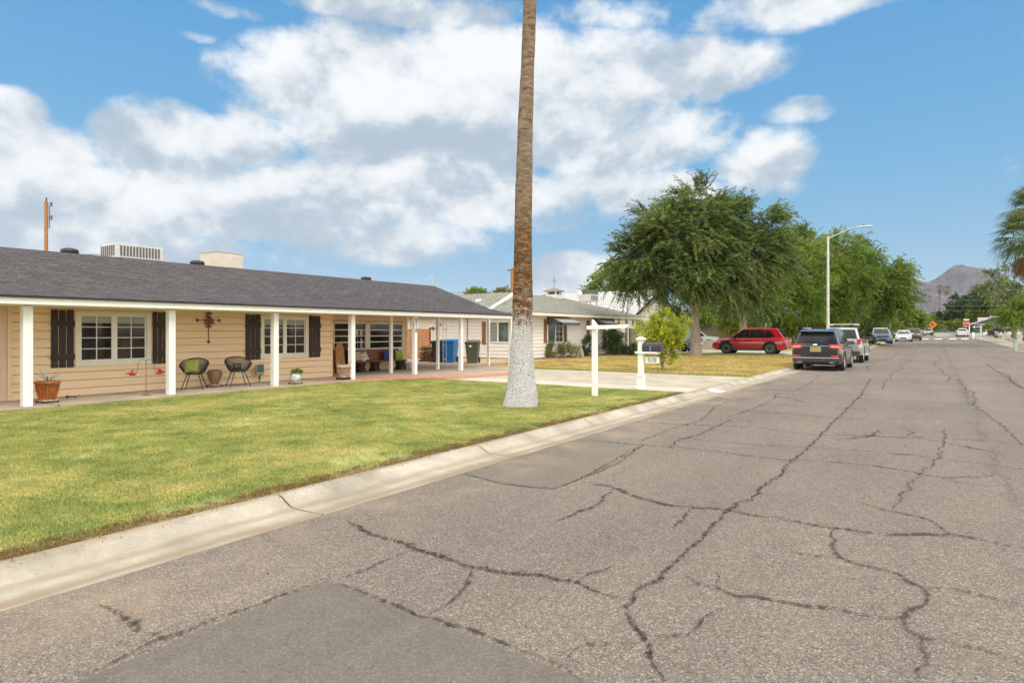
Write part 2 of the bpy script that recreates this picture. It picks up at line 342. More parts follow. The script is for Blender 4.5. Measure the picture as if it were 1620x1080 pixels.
M_RIMB = pbr('black_rim', (.03, .03, .032), .3, .1, 9, metal=.3)
M_TAIL = pbr('red_lens', (.62, .02, .012), .12, .2, 25, coat=1)
M_LENS = pbr('clear_lens', (.62, .64, .66), .1, .1, 25, coat=1)
M_PLATE = pbr('tan_plate', (.31, .26, .13), .6, .02, 3)
M_STOP = pbr('stop_red', (.50, .01, .012), .5, .05, 4)
M_ORANGE = pbr('orange_sign_face', (.75, .20, .015), .5, .05, 4)
M_BLUEH = pbr('slate_blue_siding', (.13, .145, .19), .7, .08, 2, stretch=(1, 1, 8))
M_SHADEW = pbr('stucco', (.40, .34, .27), .85, .1, 2)
M_INK = pbr('black_ink', (.015, .014, .014), .5, .1, 8)
M_INKG = pbr('grey_ink', (.06, .06, .06), .5, .1, 8)
M_ROADW = pbr('road_paint', (.70, .69, .66), .7, .15, 14)

def glassmat(name, lo, hi, rough=.06, sc=1.6):
    m, t, b, oc, out = emat(name)
    n = t.noise(oc, sc, 4, .6); t.link(t.ramp(n, [(.42, lo), (.62, hi)]), b.inputs['Base Color'])
    b.inputs['Roughness'].default_value = rough; b.inputs['Specular IOR Level'].default_value = .32; b.inputs['Coat Weight'].default_value = .0
    return m
M_GLASS = glassmat('window_glass', (.012, .010, .009), (.05, .04, .032))
M_GLASS2 = glassmat('greenish_glass', (.05, .075, .065), (.12, .15, .13))
M_CARG = glassmat('car_glass', (.01, .01, .012), (.03, .03, .034), .03)

def leafmat(name, dark, mid, light, trans=.35):
    m, t, b, oc, out = emat(name)
    at = t.new('ShaderNodeAttribute'); at.attribute_name = 'tint'
    c = t.ramp(at.outputs['Fac'], [(0, dark), (.5, mid), (1, light)])
    t.link(c, b.inputs['Base Color']); b.inputs['Roughness'].default_value = .6; b.inputs['Specular IOR Level'].default_value = .3
    tr = t.new('ShaderNodeBsdfTranslucent'); t.link(c, tr.inputs[0]); mx = t.new('ShaderNodeMixShader'); mx.inputs[0].default_value = trans
    t.link(b.outputs[0], mx.inputs[1]); t.link(tr.outputs[0], mx.inputs[2]); t.link(mx.outputs[0], out.inputs[0])
    return m
L_OLIVE = leafmat('olive_leaf', (.03, .058, .012), (.125, .18, .045), (.32, .385, .12))
L_GREEN = leafmat('green_leaf', (.05, .10, .012), (.14, .225, .025), (.30, .38, .06))
L_YEL = leafmat('yellow_green_leaf', (.12, .19, .015), (.34, .40, .03), (.62, .58, .05))
L_LIME = leafmat('lime_leaf', (.08, .13, .012), (.18, .24, .025), (.30, .34, .04))
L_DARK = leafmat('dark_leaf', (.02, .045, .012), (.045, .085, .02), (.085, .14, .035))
L_DRY = leafmat('dry_leaf', (.09, .10, .03), (.19, .20, .05), (.30, .27, .08))
L_PALM = leafmat('palm_leaf', (.05, .085, .025), (.11, .15, .05), (.21, .24, .10), .25)
L_PDEAD = leafmat('dead_palm_leaf', (.13, .06, .02), (.24, .12, .045), (.34, .20, .08), .2)

# ---------------------------------------------------------------- mesh helpers
class MB:
    def __init__(s): s.v = []; s.f = []; s.sm = []
    def add(s, vs, fs, smooth=False):
        o = len(s.v); s.v += [tuple(p) for p in vs]
        for f in fs: s.f.append(tuple(i+o for i in f)); s.sm.append(smooth)
        return s
    def box(s, x0, x1, y0, y1, z0, z1):
        x0, x1 = sorted((x0, x1)); y0, y1 = sorted((y0, y1)); z0, z1 = sorted((z0, z1))
        return s.add([(x0,y0,z0),(x1,y0,z0),(x1,y1,z0),(x0,y1,z0),(x0,y0,z1),(x1,y0,z1),(x1,y1,z1),(x0,y1,z1)],
                     [(0,3,2,1),(4,5,6,7),(0,1,5,4),(1,2,6,5),(2,3,7,6),(3,0,4,7)])
    def tube(s, pts, rads, n=10, caps=True, smooth=True):
        pts = [Vector(p) for p in pts]
        if not hasattr(rads, '__len__'): rads = [rads]*len(pts)
        rings = []; prev = None
        for i, p in enumerate(pts):
            d = (pts[min(i+1, len(pts)-1)]-pts[max(i-1, 0)]).normalized()
            if prev is None:
                a = Vector((1, 0, 0)) if abs(d.x) < .8 else Vector((0, 1, 0)); prev = (a-d*a.dot(d)).normalized()
            else: prev = (prev-d*prev.dot(d)).normalized()
            b = d.cross(prev)
            rings.append([p+(prev*math.cos(2*math.pi*k/n)+b*math.sin(2*math.pi*k/n))*rads[i] for k in range(n)])
        vs = [q for r in rings for q in r]; fs = []
        for i in range(len(pts)-1):
            for k in range(n): fs.append((i*n+k, i*n+(k+1) % n, (i+1)*n+(k+1) % n, (i+1)*n+k))
        s.add(vs, fs, smooth)
        if caps: s.add(rings[0], [tuple(reversed(range(n)))]); s.add(rings[-1], [tuple(range(n))])
        return s
    def lathe(s, prof, c=(0, 0, 0), n=24, smooth=True, sq=None):
        vs = []
        for r, z in prof:
            for k in range(n):
                a = 2*math.pi*k/n; vs.append((c[0]+r*math.cos(a), c[1]+r*math.sin(a), c[2]+z))
        fs = [(i*n+k, i*n+(k+1) % n, (i+1)*n+(k+1) % n, (i+1)*n+k) for i in range(len(prof)-1) for k in range(n)]
        fs += [tuple(reversed(range(n))), tuple((len(prof)-1)*n+k for k in range(n))]
        return s.add(vs, fs, smooth)
    def prism(s, poly, a, b, axis='y'):   # poly in the other two coordinates
        def mk(p, t): return {'x': (t, p[0], p[1]), 'y': (p[0], t, p[1]), 'z': (p[0], p[1], t)}[axis]
        n = len(poly); vs = [mk(p, a) for p in poly]+[mk(p, b) for p in poly]
        return s.add(vs, [tuple(range(n)), tuple(reversed(range(n, 2*n)))]+[(i, i+n, (i+1) % n+n, (i+1) % n) for i in range(n)])
    def build(s, name, mat, parent=None, bevel=0, seg=2, sub=0, fix=True):
        me = bpy.data.meshes.new(name); me.from_pydata(s.v, [], s.f); me.update()
        me.polygons.foreach_set('use_smooth', s.sm)
        if fix:
            bm = bmesh.new(); bm.from_mesh(me); bmesh.ops.recalc_face_normals(bm, faces=bm.faces); bm.to_mesh(me); bm.free()
        o = bpy.data.objects.new(name, me); COL.objects.link(o); me.materials.append(mat)
        if parent is not None: o.parent = parent
        if bevel:
            b = o.modifiers.new('bevel', 'BEVEL'); b.width = bevel; b.segments = seg; b.limit_method = 'ANGLE'; b.angle_limit = R(35)
        if sub:
            q = o.modifiers.new('sub', 'SUBSURF'); q.levels = q.render_levels = sub
        return o
def bx(name, mat, parent, *b, bevel=0): return MB().box(*b).build(name, mat, parent, bevel)
def tag(o, label=None, cat=None, group=None, kind=None):
    if label: o['label'] = label
    if cat: o['category'] = cat
    if group: o['group'] = group
    if kind: o['kind'] = kind
    return o
def thing(name, label, cat, loc=(0, 0, 0), rz=0, group=None):
    o = bpy.data.objects.new(name, None); COL.objects.link(o); o.location = loc; o.rotation_euler = (0, 0, rz); o.empty_display_size = .2
    return tag(o, label, cat, group)
def copy_tree(o, parent=None):
    c = o.copy(); COL.objects.link(c); c.parent = parent
    for ch in list(o.children): copy_tree(ch, c)
    return c
def fastmesh(name, V, Fq, mat, parent=None, tint=None, smooth=False):   # numpy verts (n,3), faces (m,k)
    me = bpy.data.meshes.new(name); k = Fq.shape[1]
    me.vertices.add(len(V)); me.vertices.foreach_set('co', V.astype(np.float32).ravel())
    me.loops.add(Fq.size); me.loops.foreach_set('vertex_index', Fq.astype(np.int32).ravel())
    me.polygons.add(len(Fq)); me.polygons.foreach_set('loop_start', np.arange(0, Fq.size, k, dtype=np.int32))
    if tint is not None:
        a = me.attributes.new('tint', 'FLOAT', 'FACE'); a.data.foreach_set('value', tint.astype(np.float32))
    me.update(calc_edges=True)
    if smooth: me.polygons.foreach_set('use_smooth', np.ones(len(Fq), dtype=bool))
    me.materials.append(mat); o = bpy.data.objects.new(name, me); COL.objects.link(o)
    if parent is not None: o.parent = parent
    return o
def text_part(txt, size, mat, parent, loc, rot, ext=.002, name='number', spacing=1.0, sx=1, bold=0):
    c = bpy.data.curves.new('tmp', 'FONT'); c.body = txt; c.size = size; c.extrude = ext; c.offset = size*bold; c.align_x = 'CENTER'; c.align_y = 'CENTER'; c.space_character = spacing
    o = bpy.data.objects.new('tmp', c); COL.objects.link(o); bpy.context.view_layer.update()
    me = bpy.data.meshes.new_from_object(o.evaluated_get(bpy.context.evaluated_depsgraph_get())); COL.objects.unlink(o); bpy.data.objects.remove(o)
    me.materials.clear(); me.materials.append(mat); q = bpy.data.objects.new(name, me); COL.objects.link(q); q.parent = parent
    q.location = loc; q.rotation_euler = rot; q.scale = (sx, 1, 1); return q

# ---------------------------------------------------------------- ground
GP = [(-400, 0), (42, 0), (69, .12), (90, .23), (105, .32), (150, .55), (250, .85), (5000, .85)]
def gz(Y):
    for (a, za), (b, zb) in zip(GP, GP[1:]):
        if Y <= b: return za+(zb-za)*max(0, (Y-a)/(b-a))
    return GP[-1][1]
def stops(y0, y1, extra=()):
    s = {y0, y1}; s |= {p for p, _ in GP if y0 < p < y1}; s |= {p for p in extra if y0 < p < y1}
    return sorted(s)
def strip(name, x0, x1, y0, y1, z, mat, kind='structure', extra=()):
    ys = stops(y0, y1, extra); m = MB(); vs = []; fs = []
    for y in ys: vs += [(x0, y, gz(y)+z), (x1, y, gz(y)+z)]
    for i in range(len(ys)-1): fs.append((2*i, 2*i+1, 2*i+3, 2*i+2))
    if z > .049 and name not in ('ground',):      # slab edges
        n = len(ys); b = len(vs); vs2 = [(p[0], p[1], p[2]-.14) for p in vs]; vs += vs2
        for i in range(n-1): fs += [(2*i+b, 2*i, 2*i+2, 2*i+2+b), (2*i+1, 2*i+1+b, 2*i+3+b, 2*i+3)]
        fs += [(b, b+1, 1, 0), (2*n-2, 2*n-1, 2*n-1+b, 2*n-2+b)]
    o = m.add(vs, fs).build(name, mat, None, fix=False); tag(o, kind=kind); return o
def sheet(name, poly, z, mat, kind='structure'):
    if z > .05: o = MB().prism(poly, z-.1, z, 'z').build(name, mat, None)
    else:
        o = MB().add([(x, y, gz(y)+z) for x, y in poly], [tuple(range(len(poly)))]).build(name, mat, None, fix=False)
        if o.data.polygons[0].normal.z < 0: o.data.flip_normals()
    tag(o, kind=kind); return o
XK, XE = -4.42, -5.08      # gutter lip and back of the left kerb
XR, XRE = 5.8, 6.45
strip('ground', -3500, 3500, -300, 6000, -.06, M_DIRT)
strip('road', XK, XR, -30, 172, 0, M_ROAD)
strip('cross_street', -220, XK, 139, 151, .012, M_ROAD); strip('cross_street', XR, 220, 139, 151, .012, M_ROAD)
strip('road', -16, -5, 172, 520, .004, M_ROAD)
def kerb(name, sgn, x0, x1, y0, y1):
    L = abs(x1-x0); pr = [(0, -.03), (0, .008), (.36, .000), (.44, .012), (.56, .075), (.62, .096), (L, .1), (L, -.04)]
    ys = stops(y0, y1); vs = []; n = len(pr)
    for y in ys: vs += [(x0+sgn*a, y, gz(y)+b) for a, b in pr]
    fs = [(i*n+k, i*n+k+1, (i+1)*n+k+1, (i+1)*n+k) for i in range(len(ys)-1) for k in range(n-1)]
    o = MB().add(vs, fs, False).build(name, M_KERB); tag(o, kind='structure')
kerb('kerb', -1, XK, XE, -30, 139); kerb('kerb', 1, XR, XRE, -30, 139)
kerb('kerb', -1, XK-.3, XE-.3, 151, 172); kerb('kerb', 1, XR, XRE, 151, 172)
DY0, DY1 = 15.4, 21.65
strip('lawn', -14.72, XE, -30, DY0, .085, M_LAWN)
strip('driveway', -24, XE, DY0, DY1, .09, M_DRIVE)
strip('driveway_apron', -12.3, XE, DY0+.02, DY0+1.15, .094, M_DRIVE2)
strip('dry_lawn', -17.2, XE, DY1, 43.0, .088, M_LAWN2)
strip('yard_dirt', -60, -17.2, DY1, 43.0, .086, M_DIRT)
strip('yard_dirt', -60, -14.72, -30, DY0, .05, M_DIRT)
strip('porch_floor', -18.2, -14.62, -6, DY0, .12, M_PORCH)
strip('carport_floor', -24, -14.0, DY0, 22.6, .118, M_PORCH)
strip('neighbour_driveway', -17.5, XE, 43.0, 50.5, .088, M_DRIVE)
strip('far_lawn', -30, XE, 50.5, 139, .086, M_LAWN2)
strip('yard_dirt', -60, -17.5, 43.0, 50.5, .086, M_DIRT)
strip('right_yard', XRE, 60, -30, 139, .088, M_DIRT)
strip('right_lawn', XRE+1.6, 14, 76, 92, .095, M_LAWN)
strip('right_driveway', XRE, 13, 94, 102, .095, M_DRIVE2)
strip('green_lawn', -12, XE, 54, 74, .095, M_LAWN)
# curved painted walk
arc_o = [(-15.2, 12.6), (-14.6, 13.3), (-14.0, 14.4), (-13.2, 15.35), (-12.55, 16.6), (-12.2, 18), (-12.1, 19.5)]
arc_i = [(-12.75, 19.5), (-12.95, 18.2), (-13.35, 17.0), (-14.0, 15.95), (-14.75, 15.0), (-15.3, 14.1), (-15.9, 13.0), (-16.2, 12.6)]
sheet('painted_walk', arc_o+arc_i, .1275, M_RED)
sheet('walk_apron', [(-14.62, 12.7), (-14.0, 14.4), (-13.2, 15.35), (-12.5, 15.45), (-12.3, 15.38), (-14.0, 15.38), (-14.62, 15.38)], .105, M_PORCH)
sheet('road_patch', [(-3.25, -20), (-3.25, 2.70), (-1.3, 2.60), (.6, 2.55), (.6, -20)], .005, M_PATCH)
sheet('road_patch', [(-4.4, 5.6), (-3.75, 5.45), (-3.2, 5.55), (-3.18, 7.0), (-3.4, 8.4), (-4.4, 8.3)], .005, M_PATCH2)

# cracks: one irregular ribbon network lying on the asphalt
def c2(l): return [(800+x/1.9756, 600+y/1.975) for x, y in l]
def c1(l): return [(x/2.025, 600+y/2.025) for x, y in l]
def c8(l): return [(1200+x/3.857, 540+y/3.857) for x, y in l]
CR = [(c2([(1140,0),(1110,50),(1050,110),(990,170),(930,230),(880,265),(860,300),(800,335),(770,370),(690,410),(670,440),(620,490),(560,545),(510,590),(460,635),(400,670),(375,710),(385,745),(430,800),(450,860),(490,930),(500,948)]), .036),
 (c1([(1110,455),(1180,490),(1250,515),(1330,545),(1420,570),(1520,605)])+c2([(0,605),(120,615),(220,632),(260,655),(370,690)]), .055),
 (c1([(1330,545),(1250,575),(1180,610),(1080,645)]), .04), (c1([(1510,610),(1490,670),(1440,720),(1380,755)]), .06),
 (c1([(240,970),(400,890),(520,830),(700,765),(860,710),(1040,640)]), .03), (c1([(1040,640),(1180,690),(1300,740),(1400,770),(1500,800),(1620,850)])+c2([(100,865),(180,900),(240,948)]), .03),
 (c2([(220,315),(340,340),(400,365),(490,390),(580,400),(680,408),(760,425),(850,432),(950,455),(1100,475),(1200,487),(1390,485),(1500,505),(1620,530)]), .055),
 (c2([(1090,380),(1180,408),(1300,432),(1350,455),(1390,485)]), .04),
 (c2([(260,188),(420,205),(560,215),(700,232),(870,252),(1000,258),(1130,268),(1260,288),(1370,308),(1500,305),(1530,300)]), .04),
 (c2([(1370,310),(1450,330),(1560,350)]), .03),
 (c2([(1025,470),(1028,540),(1070,570),(1150,590),(1230,610),(1250,630),(1310,655),(1300,710),(1240,750),(1250,780),(1310,810),(1300,948)]), .04),
 (c2([(1310,655),(1400,655),(1500,680),(1620,710)]), .04),
 (c2([(500,605),(570,620),(660,650),(720,680),(850,695),(950,712),(1020,715),(1100,735),(1200,750),(1240,750)]), .04),
 (c2([(430,795),(500,805),(570,800),(620,745),(690,715)]), .035), (c2([(190,880),(250,830),(330,828),(430,830)]), .03),
 (c2([(400,132),(520,140),(650,145),(800,152),(880,165),(1000,175),(1150,178),(1300,185),(1440,210),(1530,230)]), .04),
 (c2([(550,95),(700,98),(880,106)]), .035), (c2([(720,120),(660,145),(600,175),(530,195),(510,215)]), .04),
 (c2([(430,205),(330,260),(220,315)]), .03), (c2([(340,340),(290,390),(220,420),(150,450)]), .05),
 (c2([(1420,0),(1440,50),(1480,90),(1470,150),(1500,200),(1530,240),(1520,290),(1570,320),(1600,380),(1620,420)]), .13),
 (c2([(1310,810),(1400,830),(1500,850),(1620,890)]), .05), (c1([(300,725),(370,750),(440,790),(530,840)]), .07),
 (c2([(580,400),(560,430),(520,470)]), .04), (c8([(1390,140),(1470,190),(1560,250),(1620,290)]), .06),
 (c8([(0,298),(250,292),(500,290),(900,292)]), .045), (c8([(0,440),(200,440),(350,455),(500,460)]), .04),
 (c8([(1240,640),(1300,660),(1400,670),(1500,680)]), .06), (c8([(480,600),(600,590),(700,575),(740,540)]), .07),
 (c8([(950,545),(910,580)]), .05), (c8([(830,410),(1000,415),(1250,418),(1500,430),(1620,440)]), .035),
 (c8([(1120,30),(1150,90),(1200,180),(1230,250),(1270,330),(1290,400)]), .12), (c2([(210,640),(300,600),(350,575)]), .03),
 (c2([(650,600),(655,640)]), .04), (c2([(860,540),(950,550),(1060,560)]), .035), (c8([(650,690),(800,690),(1000,690)]), .035),
 (c2([(130,200),(260,210)]), .02), (c8([(60,345),(150,340),(220,355),(300,378)]), .07)]
SEAM = [((-4.38, 5.6), (-3.75, 5.45), (-3.2, 5.55), (-3.18, 7.0), (-3.4, 8.4), (-4.38, 8.3))]
rc = random.Random(3); zk = 0
def ribbons(name, items, mat, wk):
  global zk
  vs = []; fs = []; uvs = []
  for pts, w in items:
      P = [Vector(G(x, y, 0)) for x, y in pts]; Q = [P[0]]
      for a, b in zip(P, P[1:]):
          L = (b-a).length; n = max(1, int(L/.09)); nrm = Vector((-(b-a).y, (b-a).x)).normalized()
          amp = 0
          for i in range(1, n+1):
              j = 0 if i == n else rc.gauss(0, .016)*(1+L*.1); Q.append(a+(b-a)*(i/n)+nrm*j)
      o0 = len(vs); zk += 1; zz = .0085+.0004*(zk % 8)
      for i, q in enumerate(Q):
          d = (Q[min(i+1, len(Q)-1)]-Q[max(i-1, 0)]).normalized(); nr = Vector((-d.y, d.x)); t = min(1, i/4+.1, (len(Q)-1-i)/4+.1)
          ww = w*wk*rc.uniform(.7, 1.5)*t
          vs += [(q.x-nr.x*ww, q.y-nr.y*ww, zz+gz(q.y)), (q.x, q.y, zz+gz(q.y)), (q.x+nr.x*ww, q.y+nr.y*ww, zz+gz(q.y))]; uvs += [(i*.1, -1), (i*.1, 0), (i*.1, 1)]
      for i in range(len(Q)-1):
          a = o0+3*i; fs += [(a, a+3, a+4, a+1), (a+1, a+4, a+5, a+2)]
  o = MB().add(vs, fs).build(name, mat, None, fix=False); tag(o, kind='structure')
  ul = o.data.uv_layers.new(name='UVMap')
  for lp in o.data.loops: ul.data[lp.index].uv = uvs[lp.vertex_index]
ribbons('road_cracks', [c for c in CR if c[1] < .1], M_CRACK, .92)
rn = random.Random(21); extra = []
def gpath(pts):       # ground points to the photo-pixel form the ribbon builder reads
    out = []
    for x, y in pts:
        d_ = dep(x, y); out.append((810+F*(x*CC+y*SS)/d_, 524+CH*F/d_))
    return out
yy_ = 9.5
while yy_ < 120:
    x0_ = rn.uniform(-4.3, 0); x1_ = min(5.6, x0_+rn.uniform(2.5, 7)); n_ = 7; k_ = yy_; pp = []
    for i in range(n_+1): k_ += rn.gauss(0, .16); pp.append((x0_+(x1_-x0_)*i/n_, k_))
    extra.append((gpath(pp), rn.uniform(.035, .06)*(1+yy_/60))); yy_ += rn.uniform(.9, 2.4)*(1+yy_/70)
for x_, ya_, yb_ in ((-1.3, 20, 90), (4.1, 13, 60), (-3.0, 12, 27), (1.0, 10, 24), (2.9, 3.5, 12), (-2.3, 30, 70), (3.0, 40, 110), (.3, 24, 60), (2.2, 12, 34), (-3.4, 8.6, 16), (-.4, 6.5, 13), (4.8, 8, 40)):
    pp = []; k_ = x_; y_ = ya_
    while y_ < yb_: k_ += rn.gauss(0, .12)-(k_-x_)*.15; pp.append((k_, y_)); y_ += rn.uniform(.8, 1.6)*(1+y_/60)
    extra.append((gpath(pp), .04*(1+ya_/80)))
extra.append((gpath(SEAM[0]), .022))
ribbons('road_cracks', extra, M_FINE, .85)
ribbons('road_crazing', [c for c in CR if c[1] >= .1], M_CRAZE, 2.2)
ribbons('road_crazing', [CR[0], CR[1], CR[6]], M_CRAZE, 1.5)


# grass blades
def grass(name, n, x0, x1, y0, y1, z, hgt, wid, mat, near=None, label=None):
    X = rng.uniform(x0, x1, n); Y = rng.uniform(y0, y1, n)
    dd = -SS*X+CC*Y; uu = (X*CC+Y*SS)/np.maximum(dd, .1)
    ok = (dd > 1.5) & (np.abs(uu) < 1.0)
    if near: ok &= rng.uniform(0, 1, n) < np.clip(near/np.maximum(dd, .1), .3, 1)
    if near:      # thin, worn patches, mostly toward the kerb
        pn = np.sin(1.7*X+.9*Y)+np.sin(2.3*Y-1.1*X+2)+.8*np.sin(4.1*X+3.3*Y+1)+.7*np.sin(7.3*X-5.1*Y)+.5*np.sin(11*X+13*Y)
        ed = np.clip((X-(XE-1.6))/1.6, 0, 1); ok &= rng.uniform(0, 1, n) > np.clip((pn+ed*1.6-1.3)*.45, 0, .80)
    X, Y = X[ok], Y[ok]; n = len(X); zz = np.array([gz(v) for v in Y])+z if y1 > 42 else np.full(n, z)
    a = rng.uniform(0, 2*np.pi, n); h = hgt*rng.uniform(.5, 1.3, n); w = wid*rng.uniform(.6, 1.3, n)
    lx, ly = rng.normal(0, .5, n)*h, rng.normal(0, .5, n)*h
    V = np.empty((n, 3, 3)); V[:, 0] = np.stack([X-np.cos(a)*w, Y-np.sin(a)*w, zz], 1); V[:, 1] = np.stack([X+np.cos(a)*w, Y+np.sin(a)*w, zz], 1)
    V[:, 2] = np.stack([X+lx, Y+ly, zz+h], 1)
    o = fastmesh(name, V.reshape(-1, 3), np.arange(3*n).reshape(-1, 3), mat, None, rng.uniform(0, 1, n))
    return tag(o, label, 'grass', None, 'stuff')
grass('grass', 1050000, -14.6, XE+.03, .5, DY0, .085, .022, .0055, M_GRASS, 8, 'short green lawn grass in front of the tan house')
grass('dry_grass', 120000, -17, XE-.02, DY1+.03, 43.0, .088, .035, .014, M_GRASS2, None, 'yellowed dry grass on the lawn beyond the driveway')

# ---------------------------------------------------------------- houses
def siding(name, mat, parent, axis, c, a0, a1, z0, z1, row=.19, holes=(), face=1, proud=.026):
    """lap boards on plane axis=c, from a0 to a1; holes are (a,b,z,z) rectangles left without boards"""
    m = MB(); z = z0
    while z < z1-.001:
        zt = min(z+row, z1); segs = [(a0, a1)]
        for ha, hb, hz0, hz1 in holes:
            if hz0 < (z+zt)/2 < hz1:
                ns = []
                for s0, s1 in segs:
                    if ha > s0: ns.append((s0, min(ha, s1)))
                    if hb < s1: ns.append((max(hb, s0), s1))
                segs = [q for q in ns if q[1]-q[0] > .02]
        for s0, s1 in segs:
            pr = [(c+face*proud, z), (c+face*.004, zt-.013), (c-face*.05, zt-.013), (c-face*.05, z)]
            if axis == 'x': vs = [(p, y, q) for y in (s0, s1) for p, q in pr]
            else: vs = [(x, p, q) for x in (s0, s1) for p, q in pr]
            m.add(vs, [(0, 1, 2, 3), (7, 6, 5, 4), (0, 4, 5, 1), (1, 5, 6, 2), (2, 6, 7, 3), (3, 7, 4, 0)])
        z = zt
    return m.build(name, mat, parent)
def window_x(parent, X, y0, y1, z0, z1, face=1, cols=(4, 4), rows=4, trim=.09, mat=None, gmat=None, mull=None, blind=True, tw=.018, cy=None):
    """a window in a wall of plane X, looking along +X"""
    mat = mat or M_CREAMTRIM; gmat = gmat or M_GLASS
    w = MB(); f = .045
    w.box(X-.04, X+f, y0, y1, z0, z0+trim*1.1).box(X-.04, X+f, y0, y1, z1-trim*.8, z1).box(X-.04, X+f-.002, y0, y0+trim, z0+trim*1.1, z1-trim*.8).box(X-.04, X+f-.002, y1-trim, y1, z0+trim*1.1, z1-trim*.8)
    fr = w.build('window', mat, parent, .004)
    gz0, gz1, gy0, gy1 = z0+trim*1.1, z1-trim*.8, y0+trim, y1-trim
    bx('pane', gmat, fr, X-.035, X-.012, gy0+.004, gy1-.004, gz0+.004, gz1-.004)
    m = MB(); ym = (gy0+gy1)/2 if mull is None else mull; mw = .035
    m.box(X-.011, X+.02, ym-mw, ym+mw, gz0, gz1)
    s = .03
    for a, b in ((gy0, ym-mw), (ym+mw, gy1)):
        m.box(X-.011, X+.012, a, a+s, gz0, gz1).box(X-.011, X+.012, b-s, b, gz0, gz1).box(X-.011, X+.012, a+s, b-s, gz0, gz0+s).box(X-.011, X+.012, a+s, b-s, gz1-s, gz1)
    m.build('sash', M_WHITE, fr, .003)
    g = MB(); k = 0
    for a, b in ((gy0+s, ym-mw-s), (ym+mw+s, gy1-s)):
        cc = cols[k]; k += 1
        cuts = [a+(b-a)*i/cc for i in range(1, cc)] if isinstance(cc, int) else [a+(b-a)*t for t in cc]
        for y in cuts: g.box(X-.0105, X+.004, y-tw/2, y+tw/2, gz0+s, gz1-s)
        for i in range(1, rows): z = gz0+s+(gz1-gz0-2*s)*i/rows; g.box(X-.0105, X+.005, a, b, z-tw/2, z+tw/2)
    if g.v: g.build('glazing_bar', M_WHITE, fr)
    if blind:
        bb = MB()
        for a, b in ((gy0+s, ym-mw-s), (ym+mw+s, gy1-s)): bb.box(X-.0119, X-.0108, a, b, gz1-.19, gz1-s)
        bb.build('blind', M_BLIND, fr)
    return fr
def shutter_x(parent, X, y0, y1, z0, z1, mat, gap=.022):
    m = MB(); n = 3; w = (y1-y0)/n
    for i in range(n): m.box(X+.019, X+.042, y0+i*w+gap/2, y0+(i+1)*w-gap/2, z0, z1-(.01 if i == 1 else 0))
    for z in (z0+(z1-z0)*.19, z0+(z1-z0)*.76): m.box(X+.043, X+.066, y0, y1, z-.07, z+.07)
    return m.build('shutter', mat, parent, .004)

house = thing('tan_house', 'long low tan ranch house with dark shingle roof and white front porch posts', 'house', (-18, 9, 0))
HX, HY = -18, 9
def hb(name, mat, *b, bevel=0, parent=None):     # box in world numbers under the house
    o = bx(name, mat, parent or house, *b, bevel=bevel); o.location = (-HX, -HY, 0) if parent is None else (0, 0, 0); return o
def hfix(o): o.location = (-HX, -HY, 0); return o
XW = -16.5; XE_ = -18.0; YC = onX(525, XW); YE = onX(643, XE_); YEND = 22.05
w1 = (onX(118, XW), onX(238, XW)); w2 = (onX(411.5, XW), onX(487, XW)); w3 = (onX(525.5, XE_)+.02, onX(638, XE_))
YL = onX(16, XW)
hfix(siding('siding', M_TAN, house, 'x', XW, YL, YC, .10, 2.32, .19, holes=[(w1[0]+.03, w1[1]-.03, .80, 2.06), (w2[0]+.03, w2[1]-.03, .80, 2.06)]))
hfix(siding('siding', M_TAN, house, 'x', XE_, YC+.003, YE, .10, 2.42, .19, holes=[(w3[0]+.03, w3[1]-.03, .88, 1.94)]))
m = MB(); m.box(-24.5, XW-.06, -6, YC-.02, .05, 2.40); m.box(-24.5, XE_-.06, YC-.02, YE-.02, .05, 2.45)
m.box(XW-.06, XW, w1[0]+.03, w1[1]-.03, .80, .801)
hfix(m.build('wall', M_TAN, house))
for bb_ in ((XW-.02, XW+.03, YC-.05, YC+.012, .11, 2.34), (XE_-.02, XE_+.03, YE-.06, YE+.01, .11, 2.44), (XW-.02, XW+.035, YL-.06, YL+.02, .12, 2.3)): hfix(MB().box(*bb_).build('corner_board', M_TAN, house, .004))
# vertical board wing at the far left
wg = MB()
for i in range(14): wg.box(XW-.05, XW+.05+(.008 if i % 2 else 0), YL-.07-(i+1)*.3, YL-.07-i*.3, .12, 2.3)
hfix(wg.build('board_panel', pbr('pinkish_cream_paint', (.66, .50, .36), .6, .05, 2, stretch=(1, 6, .4)), house, .003))
fr = window_x(house, XW, *w1, .785, 2.075, cols=(2, 2), rows=4, trim=.11); hfix(fr)
fr = window_x(house, XW, *w2, .785, 2.075, cols=(2, 2), rows=4, trim=.11); hfix(fr)
fr = window_x(house, XE_, *w3, .87, 1.96, cols=((.49,), (.62,)), rows=4, trim=.06, mull=(onX(576.7, XE_)+onX(584.5, XE_))/2, blind=False, tw=.035); hfix(fr)
hfix(MB().box(XE_-.012, XE_+.05, onX(576.9, XE_), onX(584.3, XE_), .94, 1.91).build('window_post', M_CREAMTRIM, house, .003))
# a few things showing inside the entry window
hfix(MB().box(XE_-.0118, XE_-.0105, onX(563.5, XE_), onX(567, XE_), 1.46, 1.62).box(XE_-.0118, XE_-.0105, onX(569.5, XE_), onX(574.5, XE_), 1.46, 1.62).build('candle', pbr('candle_white', (.6, .6, .5), .7, .1), house))
hfix(MB().box(XE_-.0118, XE_-.0105, onX(566, XE_), onX(566.8, XE_), .96, 1.38).box(XE_-.0118, XE_-.0105, onX(570, XE_), onX(574, XE_), .98, 1.34).build('curtain', M_BLIND, house))
for a, b, s in ((79, 116.5, 0), (240, 264.5, 0), (387, 411, 0), (487.6, 506, 0)):
    hfix(shutter_x(house, XW, onX(a, XW), onX(b, XW), .775, 2.095, M_SHUT))
